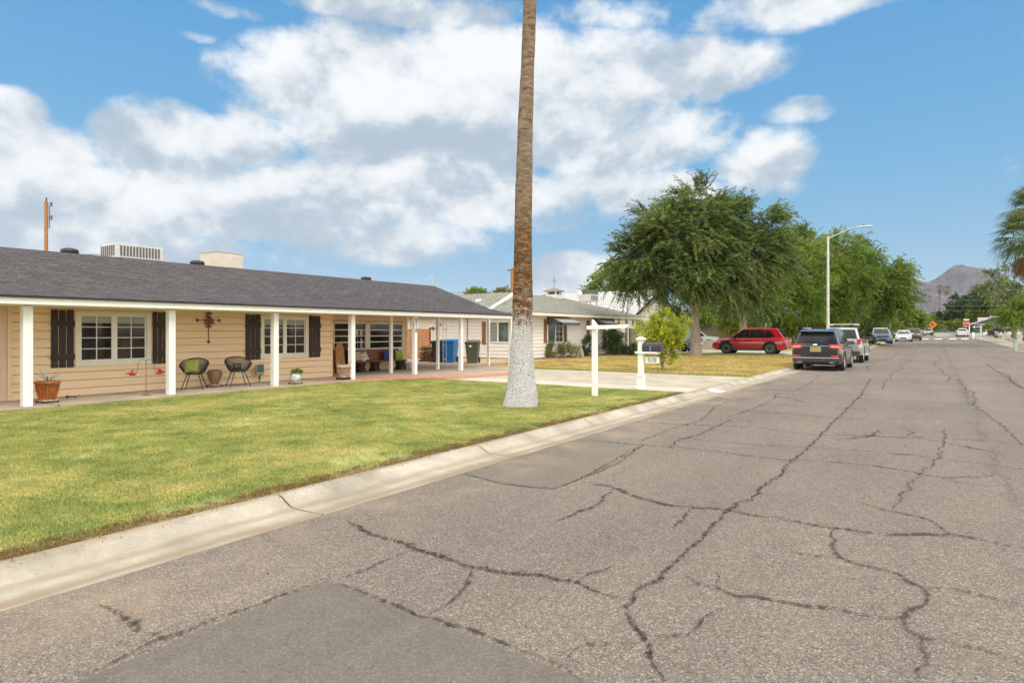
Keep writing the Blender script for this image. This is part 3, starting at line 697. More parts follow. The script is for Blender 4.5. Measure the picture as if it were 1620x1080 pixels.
# roof: ridge, pitch break, eave
RP = [(-14.55, 2.295), (-15.9, 2.575), (-19.0, 3.67), (-24.9, 2.1)]
def roofmesh(y0, y1, th=.045):
    m = MB(); n = 40; vs = []; top = RP; 
    for y in (y0, y1): vs += [(x, y, z) for x, z in top]+[(x, y, z-th) for x, z in reversed(top)]
    k = len(top)*2; fs = [tuple(range(k)), tuple(reversed(range(k, 2*k)))]+[(i, (i+1) % k, (i+1) % k+k, i+k) for i in range(k)]
    return m.add(vs, fs)
roof = hfix(roofmesh(-6, YEND).build('roof', M_ROOF, house))
hfix(MB().box(-14.62, -14.585, -6, YEND-.05, 2.125, 2.252).build('fascia', M_WHITE, house, .003))
hfix(MB().box(-14.64, -14.53, -6, YEND, 2.2525, 2.268).build('drip_edge', M_BLACK, house))
hfix(MB().box(XW+.05, -14.63, -6, YC, 2.21, 2.235).box(-24.4, -14.63, YC, YEND-.06, 2.215, 2.236).build('porch_ceiling', M_TAN, house))
hfix(MB().box(-14.98, -14.86, -5.9, YEND-.1, 2.10, 2.208).build('porch_beam', M_WHITE, house, .003))
rk = MB(); pl = [(x, z-.05) for x, z in RP]; rk.prism(pl+[(x, z-.15) for x, z in reversed(RP)], YEND-.06, YEND-.02, 'y'); hfix(rk.build('rake_board', M_WHITE, house))
XP = -14.92
posts = [(px, XP, .14) for px in (42, 270, 434.5, 556.5, 656, 729, 807.5)]
for i, (px, x, w) in enumerate(posts):
    y = onX(px, x); w = .165 if i == 0 else .155 if i < 4 else .135
    p = hfix(MB().box(x-w/2, x+w/2, y-w/2, y+w/2, .12, 2.10).build('porch_post', M_WHITE, house, .006))
    if i == 4:
        for k, ch in enumerate('510'):
            text_part(ch, .20, M_INK, p, (x+w/2+.003, y+.0, 1.97-.175*k), (R(90), 0, R(90)), sx=.95, bold=.03)
for px in (618.5, 692.6, 773):
    y = onX(px, -16.05); hfix(MB().box(-16.1, -16.0, y-.05, y+.05, .12, 2.21).build('porch_post', M_WHITE, house, .005))
for px, X in ((647, -17.2), (703.5, -16.9)):
    y = onX(px, X); m = MB(); d = .10
    for s in (-d, d): m.tube([(X, y+s, .12), (X, y+s, 2.21)], .012, 6)
    for z in (.45, 1.05, 1.65): m.tube([(X, y-d, z), (X, y+d, z)], .008, 5)
    hfix(m.build('iron_trellis', M_CREAMTRIM, house))
# roof fittings
def rz_(x):
    for (a, za), (b, zb) in zip(RP, RP[1:]):
        if b <= x <= a: return za+(zb-za)*(x-a)/(b-a)
for px in (110, 312, 579):
    x = -19.25; y = onX(px, x); z = rz_(x)
    m = MB().lathe([(.09, -.1), (.09, .1)], (x, y, z), 16).lathe([(.17, .05), (.205, .10), (.21, .16), (.17, .20), (.06, .225), (.0, .225)], (x, y, z), 20)
    for k in range(20):
        a = k*math.pi/10; m.box(x+.2*math.cos(a)-.008, x+.2*math.cos(a)+.008, y+.2*math.sin(a)-.008, y+.2*math.sin(a)+.008, z+.08, z+.17)
    m.build('roof_vent', M_BLACK, roof)
x = -19.1; y = onX(684, x); z = 3.6
hfix(MB().tube([(x, y, z), (x, y, 4.05)], .022, 8).tube([(x, y, 4.0), (x, y-.06, 4.12), (x, y-.12, 4.1), (x, y-.13, 4.0)], .018, 8).tube([(x, y-.13, 4.0), (x-.1, y-.8, 3.85), (x-.3, y-1.6, 3.72)], .008, 5).build('service_mast', M_GALV, house))

# rooftop machines
def cornerbox(px0, px1, X, D):  # a box whose street face spans px0..px1 on plane X
    return onX(px0, X), onX(px1, X)
X1 = -20.2; ya, yb = onX(183.3, X1), onX(258.5, X1); Zt = hz(384, X1, ya); Zb = Zt-.42
ac = thing('air_conditioner', 'louvered grey air conditioner on the dark roof, left of the plain beige box', 'air conditioner', ((X1-.5), (ya+yb)/2, Zb))
ox, oy, oz = X1-.5, (ya+yb)/2, Zb
m = MB().box(-.5, .5, ya-oy, yb-oy, 0, .42); m.build('housing', M_GALV, ac, .01)
m = MB(); n = 13
for i in range(n):
    a = ya-oy+.12+(yb-ya-.2)*i/n; m.box(.495, .508, a, a+(yb-ya-.2)/n*.62, .05, .36)
for i in range(7):
    a = -.44+.9*i/7; m.box(a, a+.08, ya-oy-.008, ya-oy+.005, .05, .37)
m.build('louver', M_DARKVENT, ac)
for bb_ in ((-.5, -.42, ya-oy, ya-oy+.08, -.6, 0), (.42, .5, ya-oy, ya-oy+.08, -.7, 0), (.42, .5, yb-oy-.08, yb-oy, -.7, 0), (-.5, -.42, yb-oy-.08, yb-oy, -.6, 0)): MB().box(*bb_).build('leg', M_GALV, ac, .005)
MB().lathe([(.34, -.6), (.34, -.14), (.2, -.05), (0, -.04)], (.1, ya-oy+.55, 0), 24).build('duct_elbow', M_GALV, ac)
X2 = -20.0; ya, yb = onX(340.5, X2), onX(385, X2); Zt = hz(397, X2, ya); 
ec = thing('evaporative_cooler', 'plain beige metal cooler box on the dark roof', 'cooler', (X2-.45, (ya+yb)/2, Zt-.95))
MB().box(-.45, .45, ya-(ya+yb)/2, yb-(ya+yb)/2, 0, .93).build('housing', M_BEIGEM, ec, .012)
MB().box(-.47, .47, ya-(ya+yb)/2-.02, yb-(ya+yb)/2+.02, .931, .95).build('lid', M_BEIGEM, ec, .005)
MB().box(.451, .458, ya-(ya+yb)/2+.05, yb-(ya+yb)/2-.05, .05, .88).build('access_panel', M_BEIGEM, ec, .003)

# ---------------------------------------------------------------- porch things
ZP = .12
def caddy(parent, r=.17, z=0, mat=None):
    m = MB().box(-r, r, -r*.9, -r*.35, z+.045, z+.07).box(-r, r, -r*.25, r*.25, z+.045, z+.07).box(-r, r, r*.35, r*.9, z+.045, z+.07).box(-r*.8, -r*.6, -r*.88, r*.88, z+.03, z+.0448).box(r*.6, r*.8, -r*.88, r*.88, z+.03, z+.0448)
    c = m.build('plant_caddy', mat or M_PALET, parent)
    for a in (-1, 1):
        for b in (-1, 1): MB().tube([(a*r*.85-.01, b*r*.8, z+.022), (a*r*.85+.01, b*r*.8, z+.022)], .022, 10).build('caster', M_BLACKR, c)
def blades(parent, n, L, w, z0, mat, name='agave_leaf', spread=.9, seed=1, curl=.3, one=True):
    rr = random.Random(seed); m = MB()
    for k in range(n):
        a = 2*math.pi*(k+rr.random()*.6)/n*1.618*1.0; up = rr.uniform(.35, 1.25); l = L*rr.uniform(.7, 1.1)
        d = Vector((math.cos(a)*math.cos(up), math.sin(a)*math.cos(up), math.sin(up))); side = Vector((-math.sin(a), math.cos(a), 0)); nn = side.cross(d)
        rows = []
        for i in range(6):
            t = i/5; p = d*l*t+Vector((math.cos(a), math.sin(a), -.5))*l*curl*t*t*math.cos(up)+Vector((0, 0, z0)); ww = w*(1-t)**.7*(.6+.9*t if t < .4 else 1)
            rows.append([p-side*ww, p-nn*ww*.45, p+side*ww, p+nn*ww*.15])
        vs = [q for r in rows for q in r]; m.add(vs, [(i*4+j, i*4+(j+1) % 4, (i+1)*4+(j+1) % 4, (i+1)*4+j) for i in range(5) for j in range(4)]+[(3, 2, 1, 0)], True)
    return m.build(name, mat, parent)
x, y = G(75, 636.5, ZP)
pt = thing('potted_agave', 'agave in a glazed orange-brown clay pot beside the leftmost porch post', 'potted plant', (x, y, ZP))
m = MB().lathe([(.145, .072), (.15, .08), (.215, .40), (.235, .405), (.24, .44), (.22, .445), (.205, .40), (0, .395)], n=28)
for k in range(18):
    a = k*math.pi/9; m.tube([(.158*math.cos(a), .158*math.sin(a), .11), (.205*math.cos(a), .205*math.sin(a), .36)], [.008, .012], 6)
m.build('pot', M_TERRA, pt); caddy(pt, .17); blades(pt, 16, .36, .024, .40, M_ALOE, seed=4)
x, y = G(112, 631.5, ZP)
orn = MB(); orn.lathe([(0, 0), (.035, .01), (.055, .04), (.045, .075), (0, .09)], (0, -.1, .06), 14).tube([(0, -.05, .1), (0, .1, .09), (0, .24, .12), (0, .32, .1)], [.025, .02, .015, .004], 8)
for a in (-.1, .12):
    for s in (-.05, .05): orn.tube([(0, a, .08), (s, a, .05), (s*1.3, a+.02, 0)], .007, 5)
o = orn.build('garden_ornament', M_PLAST); o.scale = (.65, .65, .65); o.location = (x, y, ZP); o.rotation_euler = (0, 0, R(-8)); tag(o, 'small dark metal creature ornament lying on the porch right of the orange pot', 'ornament')
x, y = G(231, 625, ZP)
fs_ = thing('bird_stake', 'thin metal garden stake with two red hanging birds', 'garden stake', (x, y, ZP))
MB().tube([(0, 0, 0), (0, 0, .82)], .008, 8).lathe([(.11, 0), (.11, .008), (.02, .02), (0, .02)]).tube([(0, -.055, .05), (0, -.03, .09), (0, .03, .09), (0, .055, .05), (0, .03, .015), (0, -.03, .015), (0, -.055, .05)], .006, 6).build('pole', M_IRON, fs_)
for s in (-1, 1):
    arc = [(0, 0, .80), (0, s*.06, .83), (0, s*.13, .82), (0, s*.18, .74), (0, s*.185, .62), (0, s*.21, .54)]
    MB().tube(arc, .006, 6).build('hook', M_IRON, fs_)
    b = MB(); cy = s*.30; cz = .50
    b.tube([(0, cy-s*.10, cz+.02), (0, cy-s*.05, cz), (0, cy+s*.03, cz+.01), (0, cy+s*.10, cz+.03), (0, cy+s*.16, cz+.02)], [.004, .03, .04, .022, .004], 10)
    b.add([(-.01, cy-.02, cz+.03), (-.05, cy-s*.06, cz+.13), (-.03, cy+s*.05, cz+.05), (.01, cy-.02, cz+.03), (.06, cy-s*.03, cz+.12), (.03, cy+s*.05, cz+.05)], [(0, 1, 2), (3, 5, 4)])
    b.build('bird', M_REDB, fs_)

# wicker shell chairs
def wicker_chair():
    t = thing('wicker_chair', 'x', 'chair')
    H0, H1 = .40, .74; nu, nv = 40, 9
    def shell(u, v):     # u angle 0..1 round the back, v height 0..1; open front at +x
        a = R(42)+(2*math.pi-R(84))*u; back = .5-.5*math.cos(2*math.pi*u)
        back = back**.75; hh = .12+.24*back
        r = .20+.10*v**.7
        return Vector((math.cos(a)*r*1.0, math.sin(a)*r*1.12, H0+.03+hh*v))
    m = MB(); st = 22
    for k in range(st*2+1):                      # two diagonal families of strands
        for s in (-1, 1):
            pts = []
            for j in range(nv+1):
                u = k/(st*2)+s*(j/nv)*.13
                if 0 <= u <= 1: pts.append(shell(u, j/nv))
            if len(pts) > 2: m.tube(pts, .0055, 4, False)
    rim = [shell(i/40, 1) for i in range(41)]; low = [shell(i/40, 0) for i in range(41)]
    front = [shell(1, 1), shell(1, .5), shell(1, 0)]; f2 = [shell(0, 1), shell(0, .5), shell(0, 0)]
    m.tube(rim, .013, 7).tube(front, .012, 6).tube(f2, .012, 6)
    m.build('backrest', M_BLACK, t)
    q = MB().lathe([(.0, 0), (.19, 0), (.225, .03), (.225, .055), (.17, .04), (0, .03)], (0, 0, H0-.01), 28)
    q.build('seat', M_BLACK, t)
    for a in (-1, 1):
        for b in (-1, 1): MB().tube([(a*.13, b*.13, H0), (a*.24, b*.26, 0)], [.015, .010], 8).build('leg', M_BLACK, t)
    return t
ch = wicker_chair(); X, Y = G(306, 616.5, ZP); ch.location = (X-.05, Y+.05, ZP); ch.rotation_euler = (0, 0, R(-42))
tag(ch, 'black wicker bucket chair with a green cushion', 'chair', 'wicker porch chairs')
ch2 = copy_tree(ch); X2_, Y2_ = G(377, 611, ZP); ch2.location = (X2_-.05, Y2_+.03, ZP); ch2.rotation_euler = (0, 0, R(-18)); tag(ch2, 'black wicker bucket chair with a small black cushion, between the urn and the second window')
def cushion(name, label, mat, loc, size, rot, grp=None, puff=.5):
    a, b, c = size; m = MB(); n = 8; vs = []; 
    for s in (1, -1):
        for i in range(n+1):
            for j in range(n+1):
                u, v = i/n*2-1, j/n*2-1; k = (1-u**4)*(1-v**4); pin = 1-.10*(1-abs(u*v))*0
                vs.append((s*c/2*k**puff, u*a/2*(1-.08*(1-v*v)), v*b/2*(1-.08*(1-u*u))))
    N = (n+1)**2; fs = []
    for s in (0, 1):
        for i in range(n):
            for j in range(n):
                q = [s*N+i*(n+1)+j, s*N+(i+1)*(n+1)+j, s*N+(i+1)*(n+1)+j+1, s*N+i*(n+1)+j+1]; fs.append(tuple(q if s == 0 else q[::-1]))
    o = m.add(vs, fs, True).build(name, mat); o.location = loc; o.rotation_euler = rot; tag(o, label, 'cushion', grp); return o
lx, ly = ch.location.x, ch.location.y
cushion('cushion', 'olive green square cushion on the left wicker chair', M_GREENC, (lx+.06, ly-.10, .72), (.34, .34, .12), (0, R(-12), R(-30)))
cushion('cushion', 'small black cushion on the right wicker chair', M_BLACK, (ch2.location.x-.02, ch2.location.y-.02, .66), (.22, .16, .07), (0, R(-15), R(-18)))
x, y = G(339.6, 611.5, ZP)
ur = thing('woven_urn', 'brown woven urn between the two wicker chairs', 'urn', (x, y, ZP))
MB().lathe([(.085, .072), (.09, .08), (.13, .16), (.175, .28), (.19, .35), (.185, .40), (.15, .44), (.12, .455), (.115, .44), (0, .43)], n=26).build('pot', M_WICK, ur); caddy(ur, .16)
x = -16.30; y = onX(410.5, x)
mb_ = thing('meter_box', 'small tan box with a dark green panel standing on a stake by the wall', 'utility box', (x, y, ZP))
MB().box(-.05, .05, -.12, .12, .22, .50).build('housing', M_BOXM, mb_, .01); MB().box(.051, .062, -.105, .105, .30, .52).build('cover', M_TEAL, mb_, .004)
MB().tube([(0, 0, 0), (0, 0, .22)], .014, 8).box(-.02, .02, -.03, .03, .1, .16).box(.04, .07, -.02, .02, .2, .26).build('stake', M_IRON, mb_)
x, y = G(467.4, 607, ZP)
cp = thing('potted_succulent', 'small leafy plant in a white and blue ceramic bowl on the porch', 'potted plant', (x, y, ZP))
MB().lathe([(.09, .072), (.12, .11), (.145, .18), (.14, .24), (.125, .27), (.145, .29), (.13, .29), (.11, .26), (0, .25)], n=26).build('pot', M_CER, cp); caddy(cp, .15)
def leafball(parent, name, mat, n, c, r, size, seed=0):
    g = np.random.default_rng(seed); d = g.normal(size=(n, 3)); d /= np.linalg.norm(d, axis=1)[:, None]
    P = np.array(c)+d*np.array(r)*g.uniform(.35, 1, (n, 1))
    return leaves(name, P, d+g.normal(0, .5, (n, 3)), size, size*.5, mat, parent, g)
def leaves(name, P, D, L, Wd, mat, parent, g, tint=None, V0=None):
    n = len(P); D = D/np.maximum(np.linalg.norm(D, axis=1), 1e-6)[:, None]
    up = g.normal(size=(n, 3)); B = np.cross(D, up); B /= np.maximum(np.linalg.norm(B, axis=1), 1e-6)[:, None]
    l = (L*g.uniform(.6, 1.3, n))[:, None]; w = (Wd*g.uniform(.7, 1.2, n))[:, None]
    V = np.stack([P, P+D*l*.5+B*w*.5, P+D*l, P+D*l*.5-B*w*.5], 1).reshape(-1, 3)
    if tint is None: tint = g.uniform(0, 1, n)
    return fastmesh(name, V, np.arange(4*n).reshape(-1, 4), mat, parent, tint)
leafball(cp, 'foliage', L_GREEN, 260, (0, .03, .33), (.13, .17, .07), .07, 3)
x, y = G(543.5, 600.5, ZP)
tp = thing('potted_agave', 'pale green agave in a whitewashed clay pot by the entry post', 'potted plant', (x, y, ZP))
MB().lathe([(.135, .072), (.14, .08), (.19, .36), (.205, .36), (.215, .45), (.195, .455), (.185, .40), (0, .39)], n=28).build('pot', M_TERRAW, tp); caddy(tp, .17, mat=M_BLACK); blades(tp, 11, .33, .026, .40, M_ALOE, seed=9)
# arched wooden boards leaning in the entry corner
def arch_board(label, X, px, w, h, mat, lean, rz):
    y = onX(px, X); n = 12; pl = [(-w/2, 0), (w/2, 0), (w/2, h*.62)]
    pl += [(w/2*math.cos(a), h*.62+h*.38*math.sin(a)**.85) for a in [math.pi*k/n for k in range(1, n)]]+[(-w/2, h*.62)]
    o = MB().prism(pl, -.02, .02, 'x').build('wood_panel', mat, None, .006); o.location = (X, y, ZP); o.rotation_euler = (0, R(lean), R(rz)); tag(o, label, 'wood panel', 'arched wood panels in the entry corner'); return o
arch_board('arched orange wooden panel, the tallest of the leaning panels', -17.45, 539.5, .36, 1.10, M_OWOOD, -6, -6)
arch_board('yellow-brown panel at the corner left of the orange panel', -17.62, 530, .26, .86, M_OWOOD, -7, 10)
arch_board('near-black wooden panel behind the right edge of the orange panel', -17.7, 547, .34, .98, M_SHUT, -6, 0)
# bench
X = -17.35; y0, y1 = onX(558, X), onX(637.5, X); ym = (y0+y1)/2
bn = thing('wooden_bench', 'long dark red wooden bench under the entry window', 'bench', (X, ym, ZP))
MB().box(-.22, .20, y0-ym, y1-ym, .345, .385).build('seat', M_MAHOG, bn, .006); o = MB().box(-.26, -.225, y0-ym, y1-ym, .39, .80).build('backrest', M_MAHOG, bn, .006)
for yy in (y0-ym+.35, onX(593, X)-ym, y1-ym-.16):
    pl = [(-.2, 0), (.2, 0), (.17, .07), (.09, .16), (.14, .3), (.18, .344), (-.18, .344), (-.14, .3), (-.09, .16), (-.17, .07)]
    MB().prism(pl, yy-.14, yy+.14, 'y').build('leg', M_SHUT, bn, .004)
zb = ZP+.385
cushion('cushion', 'rosy beige cushion on the bench beside the patterned one', M_PINKF, (X-.02, onX(566.5, X), zb+.19), (.34, .36, .13), (0, R(-10), R(4)), 'bench cushions')
cushion('cushion', 'white and green patterned cushion on the bench', M_PATF, (X+.05, onX(574.5, X), zb+.16), (.36, .34, .13), (R(20), R(-14), R(-8)), 'bench cushions')
cushion('cushion', 'dark blue cushion on the bench', M_BLUEC, (X-.04, onX(616, X), zb+.18), (.55, .36, .14), (0, R(-10), 0), 'bench cushions')
cushion('cushion', 'bright lime green cushion at the right end of the bench', M_LIME, (X+.02, onX(631, X), zb+.18), (.40, .36, .14), (R(-4), R(-12), 0), 'bench cushions')
cushion('cushion', 'flat yellow-brown pad on the bench seat', M_WICK, (X+.04, onX(587, X), zb+.035), (.40, .30, .07), (0, R(-85), 0), 'bench cushions')
# hanging ornament on the wall
x = XW+.03; y = onX(330, x)
cr = MB(); 
def fleur(c, dr, s):
    a = Vector(c); d = Vector(dr); p = Vector((0, -d.z, d.y)); cr.tube([a, a+d*s*1.2], [.014, .002], 5)
    for q in (-1, 1): cr.tube([a+d*s*.1, a+d*s*.55+p*q*s*.42, a+d*s*.9+p*q*s*.2], [.014, .016, .002], 5)
cr.tube([(x, y, 1.27), (x, y, 2.16)], .011, 6).tube([(x, y-.33, 1.90), (x, y+.33, 1.90)], .009, 6)
fleur((x, y, 2.13), (0, 0, 1), .08); fleur((x, y, 1.36), (0, 0, -1), .09); fleur((x, y-.27, 1.90), (0, -1, 0), .10); fleur((x, y+.27, 1.90), (0, 1, 0), .10)
rr = random.Random(5)
for k in range(26):
    a = rr.uniform(0, 6.28); r = rr.uniform(.03, .17); c = Vector((x+.01+rr.uniform(0, .02), y+math.cos(a)*r*.8, 1.91+math.sin(a)*r*1.15)); b = rr.uniform(0, 6.28)
    e = Vector((.005, math.cos(b), math.sin(b)))*.07; p = Vector((0, -math.sin(b), math.cos(b)))*.028
    cr.add([c-e, c+p+Vector((.012, 0, 0)), c+e, c-p+Vector((.012, 0, 0)), c-Vector((.01, 0, 0))], [(0, 1, 3), (1, 2, 3), (0, 4, 1), (1, 4, 2), (2, 4, 3), (3, 4, 0)])
o = cr.build('wall_cross', M_RUST); tag(o, 'rusty metal leaf cross hanging on the tan wall between the windows', 'wall ornament')
x, y = G(644.5, 582, ZP); o = MB().box(x-.2, x+.2, y-.18, y+.18, ZP, ZP+.2).box(x-.17, x-.03, y-.15, y+.15, ZP+.2, ZP+.205).build('concrete_block', M_BLOCK, None, .01); tag(o, 'low grey concrete block beside the bench', 'block')

# neighbour's white house
NB = thing('white_house', 'white sided house with green-grey hip roof and striped shade awnings', 'house', (-22, 34, 0))
def nfix(o): o.location = (22, -34, 0); return o
NX, NY = -18.55, 29.0
sw = (onY(770, NY), onY(806.5, NY))
# side wall (faces -Y)
wz0, wz1 = hz(537, sw[0], NY)-.02, hz(510, sw[0], NY)
nfix(siding('siding', M_WSIDE, NB, 'y', NY, -29, NX, .12, 2.65, .2, holes=[(sw[0]+.05, sw[1]-.05, .9, 2.1)], face=-1))
fw1 = (onX(866, NX), onX(890, NX)); fw2 = (onX(943, NX), onX(952, NX))
nfix(siding('siding', M_WSIDE, NB, 'x', NX, NY, onX(957, NX), .12, 2.65, .2, holes=[(fw1[0]+.04, fw1[1]-.04, 1.0, 2.2)]))
YCR = onX(957, NX)
m = MB().box(-29, NX-.06, NY+.06, YCR, .06, 2.64).box(-29, -23.5, YCR, 44, .06, 2.6); nfix(m.build('wall', M_WSIDE, NB))
nfix(MB().box(NX-.04, NX+.03, NY-.03, NY+.04, .12, 2.62).build('corner_board', M_WSIDE, NB, .004))
# side window
m = MB(); a, b = sw; z0, z1 = 1.02, 2.10
m.box(a-.06, b+.06, NY-.045, NY+.04, z0-.07, z0).box(a-.06, b+.06, NY-.045, NY+.04, z1, z1+.07).box(a-.06, a, NY-.044, NY+.04, z0, z1).box(b, b+.06, NY-.044, NY+.04, z0, z1).box((a+b)/2-.04, (a+b)/2+.04, NY-.04, NY+.03, z0, z1)
wn = nfix(m.build('window', M_WHITE, NB, .004)); bx('pane', M_GLASS2, wn, a, b, NY-.01, NY+.02, z0, z1)
m = MB(); mx_ = (a+b)/2
for i in range(14): m.box(a+.02, mx_-.05, NY-.014, NY-.011, z0+.03+i*.075, z0+.075+i*.075)
m.build('blind', M_BLIND, wn)
sh = (onY(763, NY), onY(769.5, NY)); m = MB().box(sh[0], sh[1], NY-.045, NY-.02, .85, 2.16).box(sh[0], sh[1], NY-.065, NY-.046, 1.0, 1.1).box(sh[0], sh[1], NY-.065, NY-.046, 1.9, 2.0); nfix(m.build('shutter', M_BWOOD, NB, .004))
xm = onY(686.5, NY); nfix(MB().box(onY(679, NY), onY(690, NY), NY-.05, NY-.02, .9, 2.1).build('wall_panel', M_WSIDE, NB, .004)); nfix(MB().tube([(xm, NY-.05, 1.78), (xm, NY-.16, 1.78)], .09, 16).tube([(xm-.02, NY-.04, 1.7), (xm-.02, NY-.04, .9)], .02, 8).build('electric_meter', M_DARKVENT, NB))
nfix(MB().tube([(onY(740, NY), NY-.05, .1), (onY(740, NY), NY-.05, 2.6)], .018, 8).build('conduit', M_DARKVENT, NB))
nfix(MB().tube([(onY(697, NY), NY-.14, 1.98), (onY(697, NY), NY-.05, 2.02)], .06, 10).build('wall_lamp', M_BLACK, NB))
# street windows with awnings
def awn(Y0, Y1, zt, zb, dep_, X=NX):
    f = MB().add([(X+.02, Y0, zt), (X+.02, Y1, zt), (X+dep_, Y1, zb), (X+dep_, Y0, zb), (X+.02, Y0, zt-.02), (X+.02, Y1, zt-.02), (X+dep_, Y1, zb-.02), (X+dep_, Y0, zb-.02)], [(0,3,2,1),(4,5,6,7),(0,1,5,4),(1,2,6,5),(2,3,7,6),(3,0,4,7)])
    a = nfix(f.build('awning', M_CANVL, NB))
    s = MB()
    for y in (Y0, Y1): s.add([(X+.02, y, zt-.02), (X+dep_, y, zb-.02), (X+.02, y, zb-.12), (X+.02, y+.01, zt-.02), (X+dep_, y+.01, zb-.02), (X+.02, y+.01, zb-.12)], [(0, 1, 2), (5, 4, 3), (0, 3, 4, 1), (1, 4, 5, 2), (2, 5, 3, 0)])
    n = 7; L = (Y1-Y0)/n
    for i in range(n):
        pl = [(Y0+i*L, zb-.02), (Y0+i*L, zb-.13), (Y0+(i+.25)*L, zb-.17), (Y0+(i+.5)*L, zb-.18), (Y0+(i+.75)*L, zb-.17), (Y0+(i+1)*L, zb-.13), (Y0+(i+1)*L, zb-.02)]
        s.prism(pl, X+dep_-.006, X+dep_+.006, 'x')
    s.build('valance', M_CANV, a)
for (Y0, Y1), z0, z1, aw in ((fw1, 1.0, 2.2, (onX(865, NX), onX(893, NX))), (fw2, 1.0, 2.2, (onX(936, NX), onX(955, NX)))):
    m = MB().box(NX-.04, NX+.05, Y0-.07, Y1+.07, z0-.08, z0).box(NX-.04, NX+.05, Y0-.07, Y1+.07, z1, z1+.08).box(NX-.04, NX+.05, Y0-.07, Y0, z0, z1).box(NX-.04, NX+.05, Y1, Y1+.07, z0, z1).box(NX-.03, NX+.04, (Y0+Y1)/2-.05, (Y0+Y1)/2+.05, z0, z1)
    wn = nfix(m.build('window', M_WHITE, NB, .004)); bx('pane', M_GLASS2, wn, NX-.02, NX+.01, Y0, Y1, z0, z1)
    g = MB()
    for k in range(1, 4): z = z0+(z1-z0)*k/4; g.box(NX+.011, NX+.018, (Y0+Y1)/2+.05, Y1, z-.012, z+.012)
    g.box(NX+.011, NX+.017, (Y0+3*Y1)/4-.012, (Y0+3*Y1)/4+.012, z0, z1); g.build('glazing_bar', M_WHITE, wn)
    awn(aw[0], aw[1], 2.52, 2.12, 1.05)
for a, b in ((859.7, 864.5), (891.5, 896), (927.5, 931.8), (953, 957)):
    nfix(MB().box(NX+.02, NX+.045, onX(a, NX), onX(b, NX), .95, 2.3).build('shutter', M_BWOOD, NB, .004))
nfix(MB().box(NX-.02, NX+.02, onX(963, NX), onX(972, NX), .1, 2.5).box(NX-3, NX-.02, YCR+.02, YCR+.06, .1, 2.5).build('door_frame', M_BWOOD, NB, .004))
# roofs
ze = 2.66; ex0, ex1, ey0, ey1 = -28.4, -17.9, 28.4, 45.0; rz1 = 4.06; rx = -22.6; ry0, ry1 = 33.0, 40.3
V = [(ex0, ey0, ze-.2), (ex1, ey0, ze), (ex1, ey1, ze), (ex0, ey1, ze-.2), (rx, ry0, rz1), (rx, ry1, rz1)]
m = MB().add(V+[(x, y, z-.05) for x, y, z in V], [(1, 2, 5, 4), (0, 1, 4), (2, 3, 5), (3, 0, 4, 5), (7, 10, 11, 8), (6, 10, 7), (8, 11, 9), (9, 11, 10, 6), (0, 6, 7, 1), (1, 7, 8, 2), (2, 8, 9, 3), (3, 9, 6, 0)])
nfix(m.build('roof', M_ROOF2, NB))
nfix(MB().box(ex1-.03, ex1+.01, ey0, ey1, ze-.20, ze-.052).box(ex0, ex1-.03, ey0-.01, ey0+.03, ze-.24, ze-.09).box(ex0, ex1, ey1-.03, ey1+.01, ze-.2, ze-.052).build('fascia', M_CREAMTRIM, NB, .003))
nfix(MB().box(-22, ex1-.05, ey0+.05, ey1-.05, ze-.19, ze-.17).build('soffit', M_WSIDE, NB))
gx = -20.9; ga = [(28.4, 2.75), (31.3, 3.93), (34.2, 2.75)]
rb = MB()
for (a, za), (b, zb_) in ((ga[0], ga[1]), (ga[1], ga[2])):
    rb.add([(-33, a, za), (gx, a, za), (gx, b, zb_), (-33, b, zb_), (-33, a, za-.05), (gx, a, za-.05), (gx, b, zb_-.05), (-33, b, zb_-.05)], [(0,1,2,3),(7,6,5,4),(0,4,5,1),(1,5,6,2),(2,6,7,3),(3,7,4,0)])
nfix(rb.build('roof', M_ROOF2, NB))
nfix(MB().prism([(28.4, 2.72), (31.3, 3.90), (34.2, 2.72), (34.2, 2.54), (31.3, 3.70), (28.4, 2.54)], gx+.005, gx+.05, 'x').build('rake_board', M_WHITE, NB))
nfix(MB().prism([(28.7, 2.6), (31.3, 3.8), (33.9, 2.6)], gx-.3, gx-.02, 'x').build('gable', M_WSIDE, NB))
nfix(MB().box(onY(757, 30)-.15, onY(757, 30)+.15, 29.9, 30.2, 3.25, 3.5).build('skylight', M_WHITE, NB, .01))
cx, cy = rx, onX(876.5, rx)
cu = MB().box(cx-.42, cx+.42, cy-.42, cy+.42, 3.9, 4.22).box(cx-.4, cx-.3, cy-.4, cy-.3, 4.22, 4.42).box(cx+.3, cx+.4, cy-.4, cy-.3, 4.22, 4.42).box(cx-.4, cx-.3, cy+.3, cy+.4, 4.22, 4.42).box(cx+.3, cx+.4, cy+.3, cy+.4, 4.22, 4.42).box(cx-.55, cx+.55, cy-.55, cy+.55, 4.42, 4.48)
cu = nfix(cu.build('cupola', M_WSIDE, NB, .004))
MB().box(cx-.28, cx+.28, cy-.28, cy+.28, 4.2, 4.41).build('vent', M_DARKVENT, cu)
MB().add([(cx-.6, cy-.6, 4.481), (cx+.6, cy-.6, 4.481), (cx+.6, cy+.6, 4.481), (cx-.6, cy+.6, 4.481), (cx, cy, 4.72)], [(0, 1, 4), (1, 2, 4), (2, 3, 4), (3, 0, 4), (3, 2, 1, 0)]).build('cupola_roof', M_ROOF2, cu)
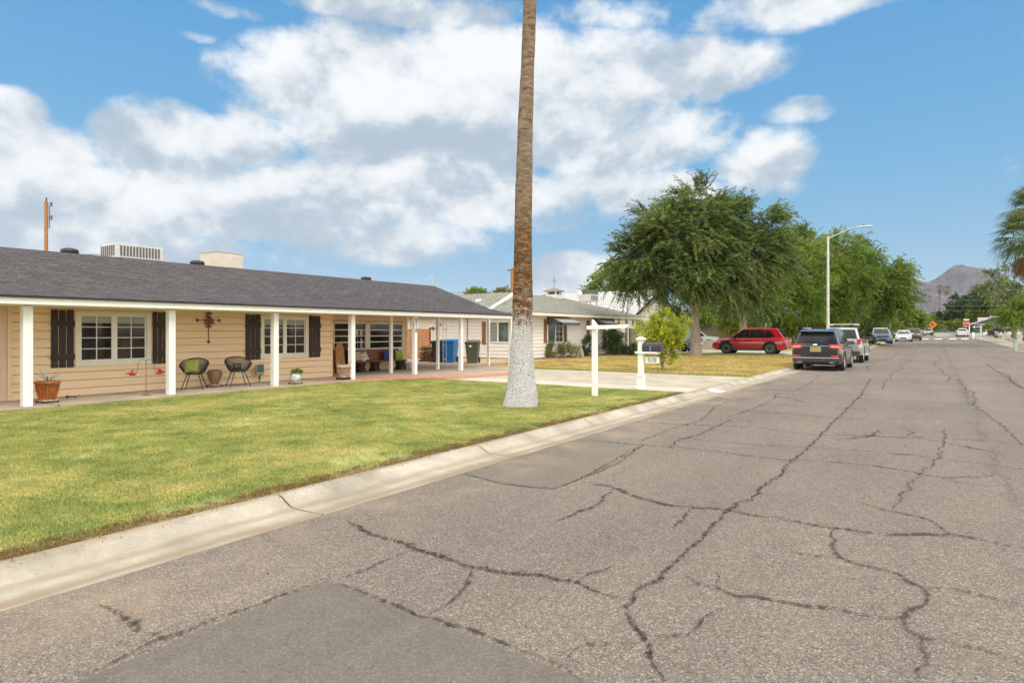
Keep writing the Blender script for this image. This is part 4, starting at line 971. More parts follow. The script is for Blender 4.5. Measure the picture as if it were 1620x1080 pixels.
MB().tube([(cx, cy, 4.68), (cx, cy, 5.55)], .016, 6).tube([(cx, cy-.22, 5.2), (cx, cy+.22, 5.2)], .01, 5).tube([(cx-.15, cy, 5.32), (cx+.15, cy, 5.32)], .01, 5).add([(cx, cy+.1, 5.2), (cx, cy+.24, 5.26), (cx, cy+.24, 5.14), (cx+.01, cy+.1, 5.2)], [(0, 1, 2), (3, 2, 1)]).build('weather_vane', M_IRON, cu)
for px in (991.5, 1011.5):
    y = onX(px, -18.1); nfix(MB().box(-18.18, -18.02, y-.08, y+.08, .1, 2.48).build('porch_post', M_WHITE, NB, .005))
# brick side of the porch, pushed back
nfix(MB().box(-19.0, -18.9, onX(996, -18.95), onX(1013, -18.95), .1, 1.75).box(-19.02, -18.88, onX(995.5, -18.95), onX(1013.5, -18.95), 1.751, 1.80).build('block_screen', M_BLOCK, NB))
for px in (979, 1001.5, 1007):
    y = onX(px, -18.3); m = MB(); m.tube([(-18.3, y-.14, 2.44), (-18.3, y-.1, 2.2), (-18.3, y, 2.08), (-18.3, y+.1, 2.2), (-18.3, y+.14, 2.44)], .03, 6).tube([(-18.3, y, 2.2), (-18.3, y, 2.08)], .05, 8)
    o = m.build('hanging_basket', M_REDB); tag(o, {979: 'red hanging ornament under the white house eave, nearest its door', 1001.5: 'red heart-shaped ornament hanging beside the end post of the white house', 1007: 'red hanging ornament at the far corner of the white house porch'}[px], 'ornament', 'red ornaments hanging from the white house eave')

# second neighbour: big white gable roof
C3 = thing('white_roofed_house', 'house with a large white shingle gable roof and a rooftop cooler', 'house', (-26, 57, 0))
def c3(o): o.location = (26, -57, 0); return o
c3(MB().box(-32, -22, 51.9, 62.5, .05, 3.1).prism([(51.9, 3.1), (57.2, 5.3), (62.5, 3.1)], -22.2, -22, 'x').build('wall', pbr('pale_stucco', (.62, .58, .53), .8, .06, 2), C3))
m = MB()
for (a, za), (b, zb_) in (((51.4, 3.1), (57.2, 5.53)), ((57.2, 5.53), (63, 3.1))):
    m.add([(-31.6, a, za), (-21.5, a, za), (-21.5, b, zb_), (-31.6, b, zb_), (-31.6, a, za-.06), (-21.5, a, za-.06), (-21.5, b, zb_-.06), (-31.6, b, zb_-.06)], [(0,1,2,3),(7,6,5,4),(0,4,5,1),(1,5,6,2),(2,6,7,3),(3,7,4,0)])
rf3 = c3(m.build('roof', M_ROOF3, C3))
c3(MB().prism([(51.4, 3.03), (57.2, 5.46), (63, 3.03), (63, 2.8), (57.2, 5.2), (51.4, 2.8)], -21.52, -21.45, 'x').build('rake_board', M_SHUT, C3))
xa, ya = col(931, 55.0); zt = hz(459, xa, ya)
rc_ = thing('rooftop_cooler', 'white metal cooler on legs above the white roof', 'cooler', (xa, ya, zt-1.0))
MB().box(-.6, .6, -.75, .75, 0, .62).build('housing', M_GALV, rc_, .01); MB().box(-.58, .58, -.73, .73, .621, .98).build('upper_grille', M_DARKVENT, rc_, .01)
g = MB()
for i in range(5): g.box(.601, .61, -.65+i*.27, -.5+i*.27, .1, .5)
g.build('louver', M_DARKVENT, rc_)
for a in (-.5, .5):
    for b in (-.6, .6): MB().tube([(a, b, 0), (a, b, -.75)], .035, 6).build('leg', M_DARKVENT, rc_)
xa, ya = col(915.5, 54); zt = hz(463, xa, ya)
o = MB().lathe([(0, 0), (.16, .03), (.28, .1), (.29, .1), (.16, .015), (0, -.015)], n=20).build('satellite_dish', M_GALV); o.location = (xa, ya, zt); o.rotation_euler = (R(20), R(60), 0); tag(o, 'round grey satellite dish left of the cooler on the white roof', 'satellite dish')
o = MB().tube([(xa, ya, zt-1.2), (xa, ya, zt)], .03, 6).build('dish_mast', M_GALV); o.parent = C3; o.location = (26, -57, 0)

# cedar fence, firewood, bins
fx0, fx1 = onY(641, 26.0), onY(679, 26.0)
fe = thing('cedar_fence', 'horizontal cedar board fence behind the firewood stack', 'fence', ((fx0+fx1)/2, 26, .06)); cxf = (fx0+fx1)/2
m = MB(); rr = random.Random(2)
for i in range(12): m.box(fx0-cxf-1.5, fx1-cxf, -.02+rr.uniform(0, .012), .02, .04+i*.137, .165+i*.137)
m.build('board_panel', M_FENCE, fe, .003); MB().box(fx1-cxf-.05, fx1-cxf+.05, .021, .1, 0, 1.75).box(-.05, .05, .021, .1, 0, 1.7).build('fence_post', M_BWOOD, fe)
gx_, gy_ = G(680, 572.5, .06); rr = random.Random(4)
fw = thing('firewood_stack', 'rough stack of split firewood between the cedar fence and the bins', 'firewood', (gx_, gy_, .06))
for row in range(8):
    n = 5 if row < 6 else 3
    for i in range(n):
        a = -.42+.17*i+(.08 if row % 2 else 0)+rr.uniform(-.03, .03); z = .07+row*.095; r = rr.uniform(.055, .085); L = rr.uniform(.22, .3); dy = rr.uniform(-.08, .08)
        MB().tube([(a, -L+dy, z), (a+rr.uniform(-.03, .03), L+dy, z+rr.uniform(-.02, .02))], r, 6, smooth=False).build('log', M_BARKD if rr.random() < .5 else M_BWOOD, fw)
def bin_(name, label, cat, mat, lidmat, loc, rz, s=1.0, grp=None):
    t = thing(name, label, cat, loc, rz, grp); w0, w1, d0, d1, h = .22*s, .29*s, .26*s, .36*s, .92*s
    m = MB().add([(-d0, -w0, .05), (d0, -w0, .0), (d0, w0, .0), (-d0, w0, .05), (-d1, -w1, h), (d1, -w1, h), (d1, w1, h), (-d1, w1, h)], [(3,2,1,0),(4,5,6,7),(0,1,5,4),(1,2,6,5),(2,3,7,6),(3,0,4,7)])
    m.box(-d1-.015, d1+.015, -w1-.015, w1+.015, h-.1, h+.001).build('body', mat, t, .02)
    MB().add([(-d1-.05, -w1-.02, h+.002), (d1+.04, -w1-.02, h+.002), (d1+.04, w1+.02, h+.002), (-d1-.05, w1+.02, h+.002), (-d1+.02, -w1+.05, h+.085), (d1-.12, -w1+.05, h+.045), (d1-.12, w1-.05, h+.045), (-d1+.02, w1-.05, h+.085)], [(3,2,1,0),(4,5,6,7),(0,1,5,4),(1,2,6,5),(2,3,7,6),(3,0,4,7)]).tube([(-d1-.07, -w1*.8, h-.02), (-d1-.07, w1*.8, h-.02)], .018, 8).build('lid', lidmat, t, .012)
    for q in (-1, 1): MB().tube([(-d0-.02, q*(w0+.005), .13), (-d0-.02, q*(w0+.06), .13)], .13*s, 18).build('wheel', M_BLACKR, t)
    return t
a, b = G(748, 573.5, .1); bb = bin_('rubbish_bin', 'grey-green wheeled rubbish bin with its lid closed, right of the blue one', 'bin', M_DGREENB, M_DGREENB, (a, b, .1), R(-62), 1.08, 'wheeled bins beside the carport')
MB().box(.388, .396, -.12, .0, .76, .84).build('sticker', M_WHITE, bb)
a, b = G(712, 572.5, .1); bb = bin_('recycling_bin', 'bright blue wheeled recycling bin', 'bin', M_BLUEB, M_BLUEB, (a, b, .1), R(-70), 1.14, 'wheeled bins beside the carport')
a, b = G(697, 572.5, .1); bb = bin_('rubbish_bin', 'near-black wheeled bin half hidden left of the blue bin', 'bin', M_PLAST, M_PLAST, (a-.1, b+.1, .1), R(-75), 1.1, 'wheeled bins beside the carport')

# ---------------------------------------------------------------- palm trunk in the lawn
def palm_bark():
    m, t, b, oc, out = emat('palm_bark')
    x, y, z = t.sep(oc)
    v = t.map(oc, (1, 1, 2.6)); n = t.noise(v, 5.5, 6, .72, .6); n2 = t.noise(t.map(oc, (6, 6, 1.2)), 4, 5, .7)
    vor = t.new('ShaderNodeTexVoronoi'); vor.inputs['Scale'].default_value = 26; t.link(t.map(oc, (1, 1, 1.25)), vor.inputs[0])
    brown = t.ramp(n, [(.3, (.045, .022, .010)), (.45, (.14, .078, .038)), (.58, (.25, .145, .075)), (.74, (.37, .26, .165))])
    fib = t.noise(t.map(oc, (1.5, 1.5, 9)), 9, 4, .7); brown = t.mix(1, brown, t.ramp(fib, [(.32, (.35, .33, .32)), (.58, (1.2, 1.2, 1.2))]), 'MULTIPLY')
    grey = t.ramp(n, [(.32, (.09, .06, .045)), (.5, (.24, .175, .125)), (.75, (.40, .32, .255))])
    brown = t.mix(t.smooth(t.m('ADD', z, t.m('MULTIPLY', n2, 1.5)), 3.9, 5.6), brown, grey)
    pit = t.smooth(t.m('ADD', vor.outputs['Distance'], t.m('MULTIPLY', n, .7)), .60, .40)
    white = t.mix(pit, (.58, .58, .61), (.24, .205, .18))
    fl = t.noise(oc, 38, 3, .65); white = t.mix(t.smooth(fl, .53, .66), white, (.15, .11, .09))
    wl = t.m('ADD', z, t.m('MULTIPLY', t.m('SUBTRACT', n2, .5), 1.5)); wl = t.m('ADD', wl, t.m('MULTIPLY', t.m('SUBTRACT', fl, .5), .8))
    # limewash: solid to 1.1 m, fading flakes above
    c = t.mix(t.smooth(wl, 2.0, 1.3), brown, white)
    fk = t.m('MULTIPLY', t.smooth(n, .5, .6), t.smooth(z, 2.6, 1.9)); c = t.mix(t.m('MULTIPLY', fk, .75), c, (.50, .45, .38))
    t.link(c, b.inputs['Base Color']); b.inputs['Roughness'].default_value = .95; b.inputs['Specular IOR Level'].default_value = .15
    bumpto(t, b, t.m('ADD', t.m('ADD', n, t.m('MULTIPLY', vor.outputs['Distance'], .7)), fib), .9, .03)
    return m
M_PALMBARK = palm_bark()
def fan_crown(name, parent, c, n, rad, mat, seed, el0=-.6, el1=1.35, nl=26, wl=.035, az0=0, az1=6.2832):
    g = random.Random(seed); V = []; Fc = []; T = []
    for k in range(n):
        a = az0+(az1-az0)*(k*.618034 % 1)+g.uniform(-.1, .1); e = el0+(el1-el0)*((k+.5)/n)+g.uniform(-.1, .1); r = rad*g.uniform(.85, 1.1)
        d = Vector((math.cos(a)*math.cos(e), math.sin(a)*math.cos(e), math.sin(e))); side = Vector((-math.sin(a), math.cos(a), 0)); up = side.cross(d)*-1
        pet = r*.42; p0 = Vector(c)+d*.15; p1 = Vector(c)+d*pet+Vector((0, 0, -.06*r*math.cos(e)))
        o = len(V); w = .03; V += [p0-side*w, p0+side*w, p1+side*w*.6, p1-side*w*.6]; Fc.append((o, o+1, o+2, o+3)); T.append(.3)
        tb = g.uniform(.1, .9)
        for j in range(nl):
            th = (j/(nl-1)-.5)*2*R(82); L = r*.6*(.72+.28*math.cos(th))*g.uniform(.9, 1.08)
            dd = (d*math.cos(th)+side*math.sin(th)+up*g.uniform(-.05, .05)).normalized(); sd_ = (side*math.cos(th)-d*math.sin(th))
            q1 = p1+dd*L*.55+Vector((0, 0, -.05*L)); q2 = p1+dd*L*.95+Vector((0, 0, -L*.38*g.uniform(.7, 1.3)))
            ww = wl*r/2.5; o = len(V); V += [p1-sd_*ww*.2, p1+sd_*ww*.2, q1+sd_*ww, q1-sd_*ww, q2+sd_*ww*.15, q2-sd_*ww*.15]
            Fc += [(o, o+1, o+2, o+3), (o+3, o+2, o+4, o+5)]; tt = min(1, max(0, tb*.6+g.uniform(0, .4))); T += [tt, tt]
    return fastmesh(name, np.array(V), np.array(Fc), mat, parent, np.array(T))
px_, py_ = col(822.5, 12.85)
pm = thing('palm_tree', 'tall palm with whitewashed flared base standing in the front lawn', 'palm tree', (px_, py_, .08))
prof = [(641, 794, 851), (625, 798.5, 850), (600, 803.5, 847.6), (575, 806.5, 845.5), (545, 808, 843.7), (520, 809.5, 843.3), (500, 810.5, 843), (440, 812, 842), (400, 812.5, 841.5), (300, 815.5, 842), (200, 819, 843), (100, 824.5, 845.5), (0, 828.5, 849)]
pts = []; rads = []; rgt = Vector((CC, SS, 0)); kk = .01285
for y_, a, b in prof: pts.append(rgt*((a+b)/2-822.5)*kk+Vector((0, 0, max(-.05, CH+(524-y_)*kk-.08)))); rads.append((b-a)/2*kk*.985)
pts += [rgt*.28+Vector((0, 0, 10.5)), rgt*.34+Vector((0, 0, 14))]; rads += [.13, .14]
# resample and roughen
P2 = []; R2 = []; n = 140
tot = pts[-1].z
for i in range(n):
    z = pts[0].z+(tot-pts[0].z)*(i/(n-1))**1.25
    k = max(j for j in range(len(pts)-1) if pts[j].z <= z+1e-6); t_ = (z-pts[k].z)/(pts[k+1].z-pts[k].z)
    P2.append(pts[k].lerp(pts[k+1], t_)); R2.append(rads[k]+(rads[k+1]-rads[k])*t_)
m = MB(); nn = 56; vs = []
for i, (p, r) in enumerate(zip(P2, R2)):
    for k in range(nn):
        a = 2*math.pi*k/nn; q = Vector((math.cos(a), math.sin(a), 0)); h = mnoise.noise(Vector((q.x*2.2, q.y*2.2, p.z*2.4)))*.05+mnoise.noise(Vector((q.x*6, q.y*6, p.z*9)))*.035+mnoise.noise(Vector((q.x*1.2, q.y*1.2, p.z*.7+9)))*.09
        vs.append(p+q*r*(1+h))
m.add(vs, [(i*nn+k, i*nn+(k+1) % nn, (i+1)*nn+(k+1) % nn, (i+1)*nn+k) for i in range(n-1) for k in range(nn)], True).build('trunk', M_PALMBARK, pm)
fan_crown('crown', pm, (.3, .25, 14), 34, 1.9, L_PALM, 3)

# ---------------------------------------------------------------- sign post and letter box
x, y = G(941, 626, .09)
sp = thing('sign_post', 'white wooden real estate sign post with empty arm', 'sign post', (x, y, .09), R(0))
m = MB().box(-.055, .055, -.055, .055, 0, 1.66); m.add([(-.055, -.055, 1.6601), (.055, -.055, 1.6601), (.055, .055, 1.6601), (-.055, .055, 1.6601), (-.055, -.055, 1.79), (-.055, .055, 1.79)], [(3, 2, 1, 0), (0, 1, 4), (2, 3, 5), (1, 2, 5, 4), (0, 4, 5, 3)])
m.build('post', M_WHITE, sp, .005)
o = MB().prism([(-.17, -.045), (.80, -.045), (.90, -.0), (.84, .045), (-.17, .045)], -.02, .02, 'y').build('arm', M_WHITE, sp, .004); o.location = (0, -.078, 1.60); o.rotation_euler = (0, R(-1.5), 0)
x, y = G(1014, 615.5, .09)
mbx = thing('letter_box', 'dark letter box on a white post with a 510 plate hanging under its shelf', 'letter box', (x, y, .09), R(0))
MB().box(-.065, .065, -.065, .065, 0, 1.25).build('post', M_WHITE, mbx, .006)
MB().box(-.085, .085, -.085, .085, 0, .33).box(-.095, .095, -.095, .095, .331, .355).box(-.078, .078, -.078, .078, .3551, .385).build('post_sleeve', M_WHITE, mbx, .005)
MB().add([(-.075,-.075,1.2501),(.075,-.075,1.2501),(.075,.075,1.2501),(-.075,.075,1.2501),(-.105,-.105,1.30),(.105,-.105,1.30),(.105,.105,1.30),(-.105,.105,1.30),(-.1,-.1,1.325),(.1,-.1,1.325),(.1,.1,1.325),(-.1,.1,1.325),(-.015,-.015,1.375),(.015,-.015,1.375),(.015,.015,1.375),(-.015,.015,1.375)],
    [(3,2,1,0)]+[(i+j, i+(j+1) % 4, i+4+(j+1) % 4, i+4+j) for i in (0, 4, 8) for j in range(4)]+[(12, 13, 14, 15)]).build('post_cap', M_WHITE, mbx, .003)
MB().box(-.13, .50, -.1, .1, .93, .985).build('shelf', M_WHITE, mbx, .005)
pl = [(-.105, .986), (.105, .986)]+[(.105*math.cos(a), 1.115+.105*math.sin(a)) for a in [math.pi*k/12 for k in range(13)]]
MB().prism(pl, .07, .545, 'x').build('box', M_NAVYBOX, mbx, .004)
MB().prism([(p*1.06, (q-1.05)*1.06+1.05) for p, q in pl], .5452, .575, 'x').build('door', M_NAVYBOX, mbx, .003)
MB().box(.29, .302, -.114, -.1065, .99, 1.13).build('seam', M_GALV, mbx)
pe = MB().box(.12, .50, -.008, .008, .68, .85).build('number_plate', M_WHITE, mbx, .012, 3)
MB().tube([(.17, 0, .85), (.17, 0, .93)], .006, 6).tube([(.45, 0, .85), (.45, 0, .93)], .006, 6).build('hanger', M_IRON, mbx)
text_part('510', .155, M_INKG, pe, (.31, -.0115, .765), (R(90), 0, 0))
# white house-number patch painted on the kerb
kx, ky = G(1127, 616, .05)
o = MB().add([(-4.62, ky-.3, .009), (-4.62, ky+.25, .009), (-4.86, ky+.25, .017), (-4.86, ky-.3, .017), (-4.975, ky+.2, .081), (-4.975, ky-.26, .081)], [(0, 1, 2, 3), (3, 2, 4, 5)]).build('kerb_marking', M_ROADW, None, fix=False); tag(o, kind='structure')
if o.data.polygons[0].normal.z < 0: o.data.flip_normals()

# ---------------------------------------------------------------- vehicles
def lerp(a, b, t): return a+(b-a)*t
def interp(tab, x):
    for (a, va), (b, vb) in zip(tab, tab[1:]):
        if x <= b: return lerp(va, vb, max(0, (x-a)/(b-a)))
    return tab[-1][1]
def vehicle(name, label, cat, loc, rz, P, paint, detail=2, group=None):
    """x from 0 (tail) to L (nose); P holds the proportions"""
    L, Wd, H = P['L'], P['W'], P['H']; hw = Wd/2; wr = P['wr']; xa = P['axles']; t = thing(name, label, cat, loc, rz, group)
    top = P['top']; zb = P.get('zb', .24)
    xs = sorted(set([0, .02, .07, .16, .3]+list(np.linspace(.45, L-.45, 22))+[L-.3, L-.16, L-.07, L-.02, L]))
    plan = lambda x: hw*(1-.16*max(0, 1-x/.5)**2.6-.26*max(0, 1-(L-x)/.7)**2.2)
    m = MB(); rings = []
    for x in xs:
        w = plan(x); zt = interp(top, x); e = min(x, L-x); lift = .10*max(0, 1-e/.25); zz = zb+lift; drop = .05*max(0, 1-e/.12)**2
        zt -= drop
        half = [(0, zz), (w*.84, zz), (w*.95, zz+.05), (w*.985, zz+.16), (w, lerp(zz, zt, .45)), (w*.995, lerp(zz, zt, .68)), (w*.97, lerp(zz, zt, .86)), (w*.925, zt-.035), (w*.86, zt), (w*.45, zt+.025), (0, zt+.03)]
        rings.append([(x, y, z) for y, z in half]+[(x, -y, z) for y, z in reversed(half[1:-1])])
    n = len(rings[0]); vs = [p for r in rings for p in r]
    m.add(vs, [(i*n+k, i*n+(k+1) % n, (i+1)*n+(k+1) % n, (i+1)*n+k) for i in range(len(xs)-1) for k in range(n)], True)
    m.add(rings[0], [tuple(range(n))], True); m.add(rings[-1], [tuple(reversed(range(n)))], True)
    bmx = None
    body = m.build('body', paint, t)
    bmx = bmesh.new(); bmx.from_mesh(body.data); bmesh.ops.remove_doubles(bmx, verts=bmx.verts, dist=.0005); bmesh.ops.recalc_face_normals(bmx, faces=bmx.faces); bmx.to_mesh(body.data); bmx.free()
    if detail:
        c = MB()
        for x in xa:
            for s in (-1, 1): c.tube([(x, s*(hw-.30), wr), (x, s*(hw+.1), wr)], wr*1.14, 28, True, False)
        cut = c.build('cutter', paint, t); md = body.modifiers.new('b', 'BOOLEAN'); md.operation = 'DIFFERENCE'; md.object = cut; md.solver = 'EXACT'
        bpy.context.view_layer.update(); me = bpy.data.meshes.new_from_object(body.evaluated_get(bpy.context.evaluated_depsgraph_get()))
        body.modifiers.clear(); body.data = me; bpy.data.objects.remove(cut)
        me.polygons.foreach_set('use_smooth', [True]*len(me.polygons)); es = body.modifiers.new('es', 'EDGE_SPLIT'); es.split_angle = R(32)
        inn = MB()
        for x in xa:
            for s in (-1, 1): inn.tube([(x, s*(hw-.285), wr), (x, s*(hw-.295), wr)], wr*1.13, 24, True, False)
        inn.build('wheel_well', M_BLACKR, t)
    # greenhouse
    gh = P['gh']   # (x_rear_base, x_rear_roof, x_front_roof, x_front_base, z_belt, w_belt, w_roof)
    xr0, xr1, xf1, xf0, zt, wb, wt = gh; zr = H; mid = []
    m = MB(); secs = []
    def ring(x, z, w): return [(x, -w, z), (x, w, z)]
    prof = [(xr0, zt), (xr1, zr-.05), (xr1+.12, zr-.012), ((xr1+xf1)/2, zr+.012), (xf1-.12, zr-.012), (xf1, zr-.06), (xf0, zt)]
    wz = lambda z: lerp(wb, wt, (z-zt)/(zr-zt))
    up = [(x, z, wz(min(z, zr-.03))) for x, z in prof]; nP = len(up)
    vs = [(x, -w, z) for x, z, w in up]+[(x, w, z) for x, z, w in up]+[(x, 0, z+.02*(0 if i in (0, nP-1) else 1)) for i, (x, z, w) in enumerate(up)]
    fs = []
    for i in range(nP-1): fs += [(i, i+1, 2*nP+i+1, 2*nP+i), (2*nP+i, 2*nP+i+1, nP+i+1, nP+i)]
    fs += [tuple(range(nP)), tuple(reversed(range(nP, 2*nP)))]
    m.add(vs, fs); m.add([(xr0, -wb, zt-.06), (xf0, -wb, zt-.06), (xf0, wb, zt-.06), (xr0, wb, zt-.06), (xr0, -wb, zt), (xf0, -wb, zt), (xf0, wb, zt), (xr0, wb, zt)], [(0, 1, 5, 4), (2, 3, 7, 6), (0, 4, 7, 3), (1, 2, 6, 5)])
    m.build('roof', P.get('roofmat', paint), t, .05, 3)
    # side windows
    def side(name, poly, mat, off=.012, th=.012):
        for s in (-1, 1):
            q = MB(); a = [(x, s*(wz(z)+off), z) for x, z in poly]; b = [(x, s*(wz(z)+off-th), z) for x, z in poly]; k = len(poly)
            q.add(a+b, [tuple(range(k)), tuple(reversed(range(k, 2*k)))]+[(i, i+k, (i+1) % k+k, (i+1) % k) for i in range(k)]); q.build(name, mat, t)
    for poly in P['sidewin']: side('side_window', poly, M_CARG)
    if 'trim' in P:
        for poly in P['trim']: side('window_trim', poly, P.get('trimmat', M_CHROME), .016, .01)
    # rear and front glass
    def endglass(name, xa_, za, xb_, zb_, wa, wb_, out):
        dz = (zb_-za); dx = (xb_-xa_); nl = math.hypot(dx, dz); nx, nz = (-dz/nl*out, dx/nl*out)
        if nx*out_sign[name] < 0: nx, nz = -nx, -nz
        q = MB(); A = [(xa_, -wa, za), (xa_, wa, za), (xb_, wb_, zb_), (xb_, -wb_, zb_)]; B = [(x+nx, y, z+nz) for x, y, z in A]
        q.add(A+B, [(0, 1, 2, 3), (7, 6, 5, 4), (0, 4, 5, 1), (1, 5, 6, 2), (2, 6, 7, 3), (3, 7, 4, 0)]).build(name, M_CARG, t, .004)
    out_sign = {'rear_window': -1, 'windscreen': 1}
    f = P.get('rg', (.10, .86)); xx = lambda k: (lerp(xr0, xr1, k), lerp(zt, zr-.05, k))
    (a, za), (b, zb_) = xx(f[0]), xx(f[1]); endglass('rear_window', a, za, b, zb_, wz(za)-.10, wz(zb_)-.10, .014)
    xx = lambda k: (lerp(xf0, xf1, k), lerp(zt, zr-.06, k)); (a, za), (b, zb_) = xx(.06), xx(.92); endglass('windscreen', a, za, b, zb_, wz(za)-.07, wz(zb_)-.09, .014)
    # wheels
    for i, x in enumerate(xa):
        for s in (-1, 1):
            o = s*(hw+.012); iy = s*(hw-.215)
            w = thing('wheel', None, None); w.parent = t; w.location = (x, 0, wr)
            tm = MB(); prof = [(wr*.66, -.10), (wr*.93, -.105), (wr*.99, -.07), (wr, 0), (wr*.99, .07), (wr*.93, .105), (wr*.66, .10), (wr*.64, 0)]
            k = 30; vs = []
            cy = s*(hw-.10)
            for r, yo in prof:
                for j in range(k): a = 2*math.pi*j/k; vs.append((r*math.cos(a), cy+yo, r*math.sin(a)))
            tm.add(vs, [(p*k+j, p*k+(j+1) % k, ((p+1) % 8)*k+(j+1) % k, ((p+1) % 8)*k+j) for p in range(8) for j in range(k)], True).build('tyre', M_BLACKR, w)
            rm = MB(); rm.tube([(0, cy-s*.02, 0), (0, cy+s*.02, 0)], wr*.655, 26, True, False)
            rmat = P.get('rim', M_RIM)
            rm.build('hub', M_BLACKR if detail > 1 else rmat, w)
            if detail:
                sp_ = MB(); ns = P.get('spokes', 5)
                for j in range(ns):
                    a = 2*math.pi*j/ns+.3; d = Vector((math.cos(a), 0, math.sin(a))); p = Vector((-math.sin(a), 0, math.cos(a)))
                    y0_ = cy+s*.03; y1_ = cy+s*.09
                    for q in ((-.05, .02) if P.get('dbl') else (-.03,)):
                        A = [d*.03+p*(q), d*.03+p*(q+.06), d*wr*.63+p*(q*1.6+.07), d*wr*.63+p*(q*1.6)]
                        sp_.add([(v.x, y1_, v.z) for v in A]+[(v.x, y0_, v.z) for v in A], [(0, 1, 2, 3), (7, 6, 5, 4), (0, 4, 5, 1), (1, 5, 6, 2), (2, 6, 7, 3), (3, 7, 4, 0)])
                ring_ = []; k = 26
                vs = [];
                for r, yy in ((wr*.66, y0_), (wr*.66, y1_+s*.004), (wr*.60, y1_+s*.004), (wr*.60, y0_)):
                    for j in range(k): a = 2*math.pi*j/k; vs.append((r*math.cos(a), yy, r*math.sin(a)))
                sp_.add(vs, [(p*k+j, p*k+(j+1) % k, ((p+1) % 4)*k+(j+1) % k, ((p+1) % 4)*k+j) for p in range(4) for j in range(k)], True)
                sp_.tube([(0, y0_, 0), (0, y1_+s*.005, 0)], .05, 12); sp_.build('rim', rmat, w)
    # cladding along sills and bumpers
    if 'clad' in P:
        for s in (-1, 1):
            cm = MB()
            cm.box(xa[0]+wr*1.13, xa[1]-wr*1.13, s*(hw-.09), s*(hw+.012), zb-.02, zb+.14)
            for x in xa:
                k = 14; pin = []; pout = []
                for j in range(k+1):
                    a = math.pi*j/k*1.0; pin.append((x+wr*1.13*math.cos(a), wr+wr*1.13*math.sin(a))); pout.append((x+wr*1.25*math.cos(a), wr+wr*1.24*math.sin(a)))
                y = s*(hw+.004); vs = [(a_, y+s*.012, b_) for a_, b_ in pin]+[(a_, y+s*.004, b_) for a_, b_ in pout]+[(a_, y-s*.06, b_) for a_, b_ in pin]+[(a_, y-s*.06, b_) for a_, b_ in pout]; q = k+1
                cm.add(vs, [(j, j+1, q+j+1, q+j) for j in range(k)]+[(2*q+j, 2*q+j+1, j+1, j) for j in range(k)]+[(q+j, q+j+1, 3*q+j+1, 3*q+j) for j in range(k)])
            cm.build('cladding', P['clad'], t)
    # mirrors
    for s in (-1, 1):
        MB().box(xf0-.42, xf0-.30, s*(hw-.14), s*(hw+.15), zt-.02, zt+.14).build('wing_mirror', P.get('mirmat', paint), t, .03)
    return t
def shp(t, name, mat, *boxes, bevel=.01):
    m = MB()
    for b in boxes: m.box(*b)
    return m.build(name, mat, t, bevel)

SUV = dict(L=4.78, W=1.89, H=1.69, wr=.365, axles=(.98, 3.76), top=[(0, 1.02), (.3, 1.06), (1.5, 1.06), (3.0, 1.04), (3.45, 1.05), (4.3, .95), (4.66, .86), (4.78, .70)],
    gh=(.10, .48, 2.75, 3.55, 1.05, .86, .64), clad=M_PLAST, rim=M_RIM, rg=(.12, .84),
    sidewin=[[(.62, 1.10), (.72, 1.56), (1.28, 1.60), (1.28, 1.10)], [(1.34, 1.10), (1.34, 1.605), (2.22, 1.61), (2.22, 1.10)], [(2.29, 1.10), (2.29, 1.61), (2.72, 1.58), (3.28, 1.14), (3.26, 1.10)]],
    trim=[[(.60, 1.075), (.60, 1.095), (3.3, 1.095), (3.3, 1.075)]])
# navy SUV: tail toward the viewer
X0, Y0 = -3.98, 28.0
v = vehicle('parked_suv', 'dark navy SUV seen from behind, parked at the kerb nearest the viewer', 'car', (X0, Y0, .005), R(90), SUV, M_SUVN, 2)
hw = .945
for s in (-1, 1):
    MB().add([(-.012, s*.50, .93), (-.012, s*.50, 1.06), (-.004, s*.82, 1.08), (.06, s*.925, 1.07), (.36, s*.955, 1.04), (.36, s*.955, .99), (.06, s*.935, .90), (-.004, s*.82, .89),
              (.05, s*.50, .93), (.05, s*.50, 1.06), (.05, s*.8, 1.08), (.1, s*.86, 1.07), (.36, s*.90, 1.04), (.36, s*.90, .99), (.1, s*.86, .90), (.05, s*.8, .89)],
             [(0, 1, 2, 7), (7, 2, 3, 6), (6, 3, 4, 5), (1, 9, 10, 2), (2, 10, 11, 3), (3, 11, 12, 4), (0, 7, 15, 8), (7, 6, 14, 15), (6, 5, 13, 14), (8, 9, 1, 0)]).build('tail_light', M_TAIL, v)
    shp(v, 'light_lens', M_LENS, (-.016, .0, s*.56, s*.86, .965, .995))
    shp(v, 'reflector', M_TAIL, (-.025, .02, s*.56, s*.84, .575, .635))
    shp(v, 'exhaust', M_CHROME, (-.02, .1, s*.50, s*.68, .33, .385))
shp(v, 'bumper', M_PLAST, (-.035, .22, -.86, .86, .36, .52), bevel=.03)
shp(v, 'bumper_trim', M_RIM, (-.045, .05, -.84, .84, .515, .545), bevel=.008)
shp(v, 'number_plate', M_PLATE, (-.03, -.01, -.20, .20, .77, .97), bevel=.006)
shp(v, 'plate_recess', M_SUVN, (-.012, .02, -.40, .40, .74, 1.0), bevel=.006)
e = MB().lathe([(0, 0), (.075, .0), (.07, .014), (0, .018)], n=24).build('emblem', M_CHROME, v); e.location = (-.012, .03, 1.045); e.rotation_euler = (0, R(-90), 0); e.scale = (.6, 1.15, 1)
shp(v, 'boot_trim', M_CHROME, (-.022, .0, -.44, .44, 1.0, 1.018), bevel=.003)
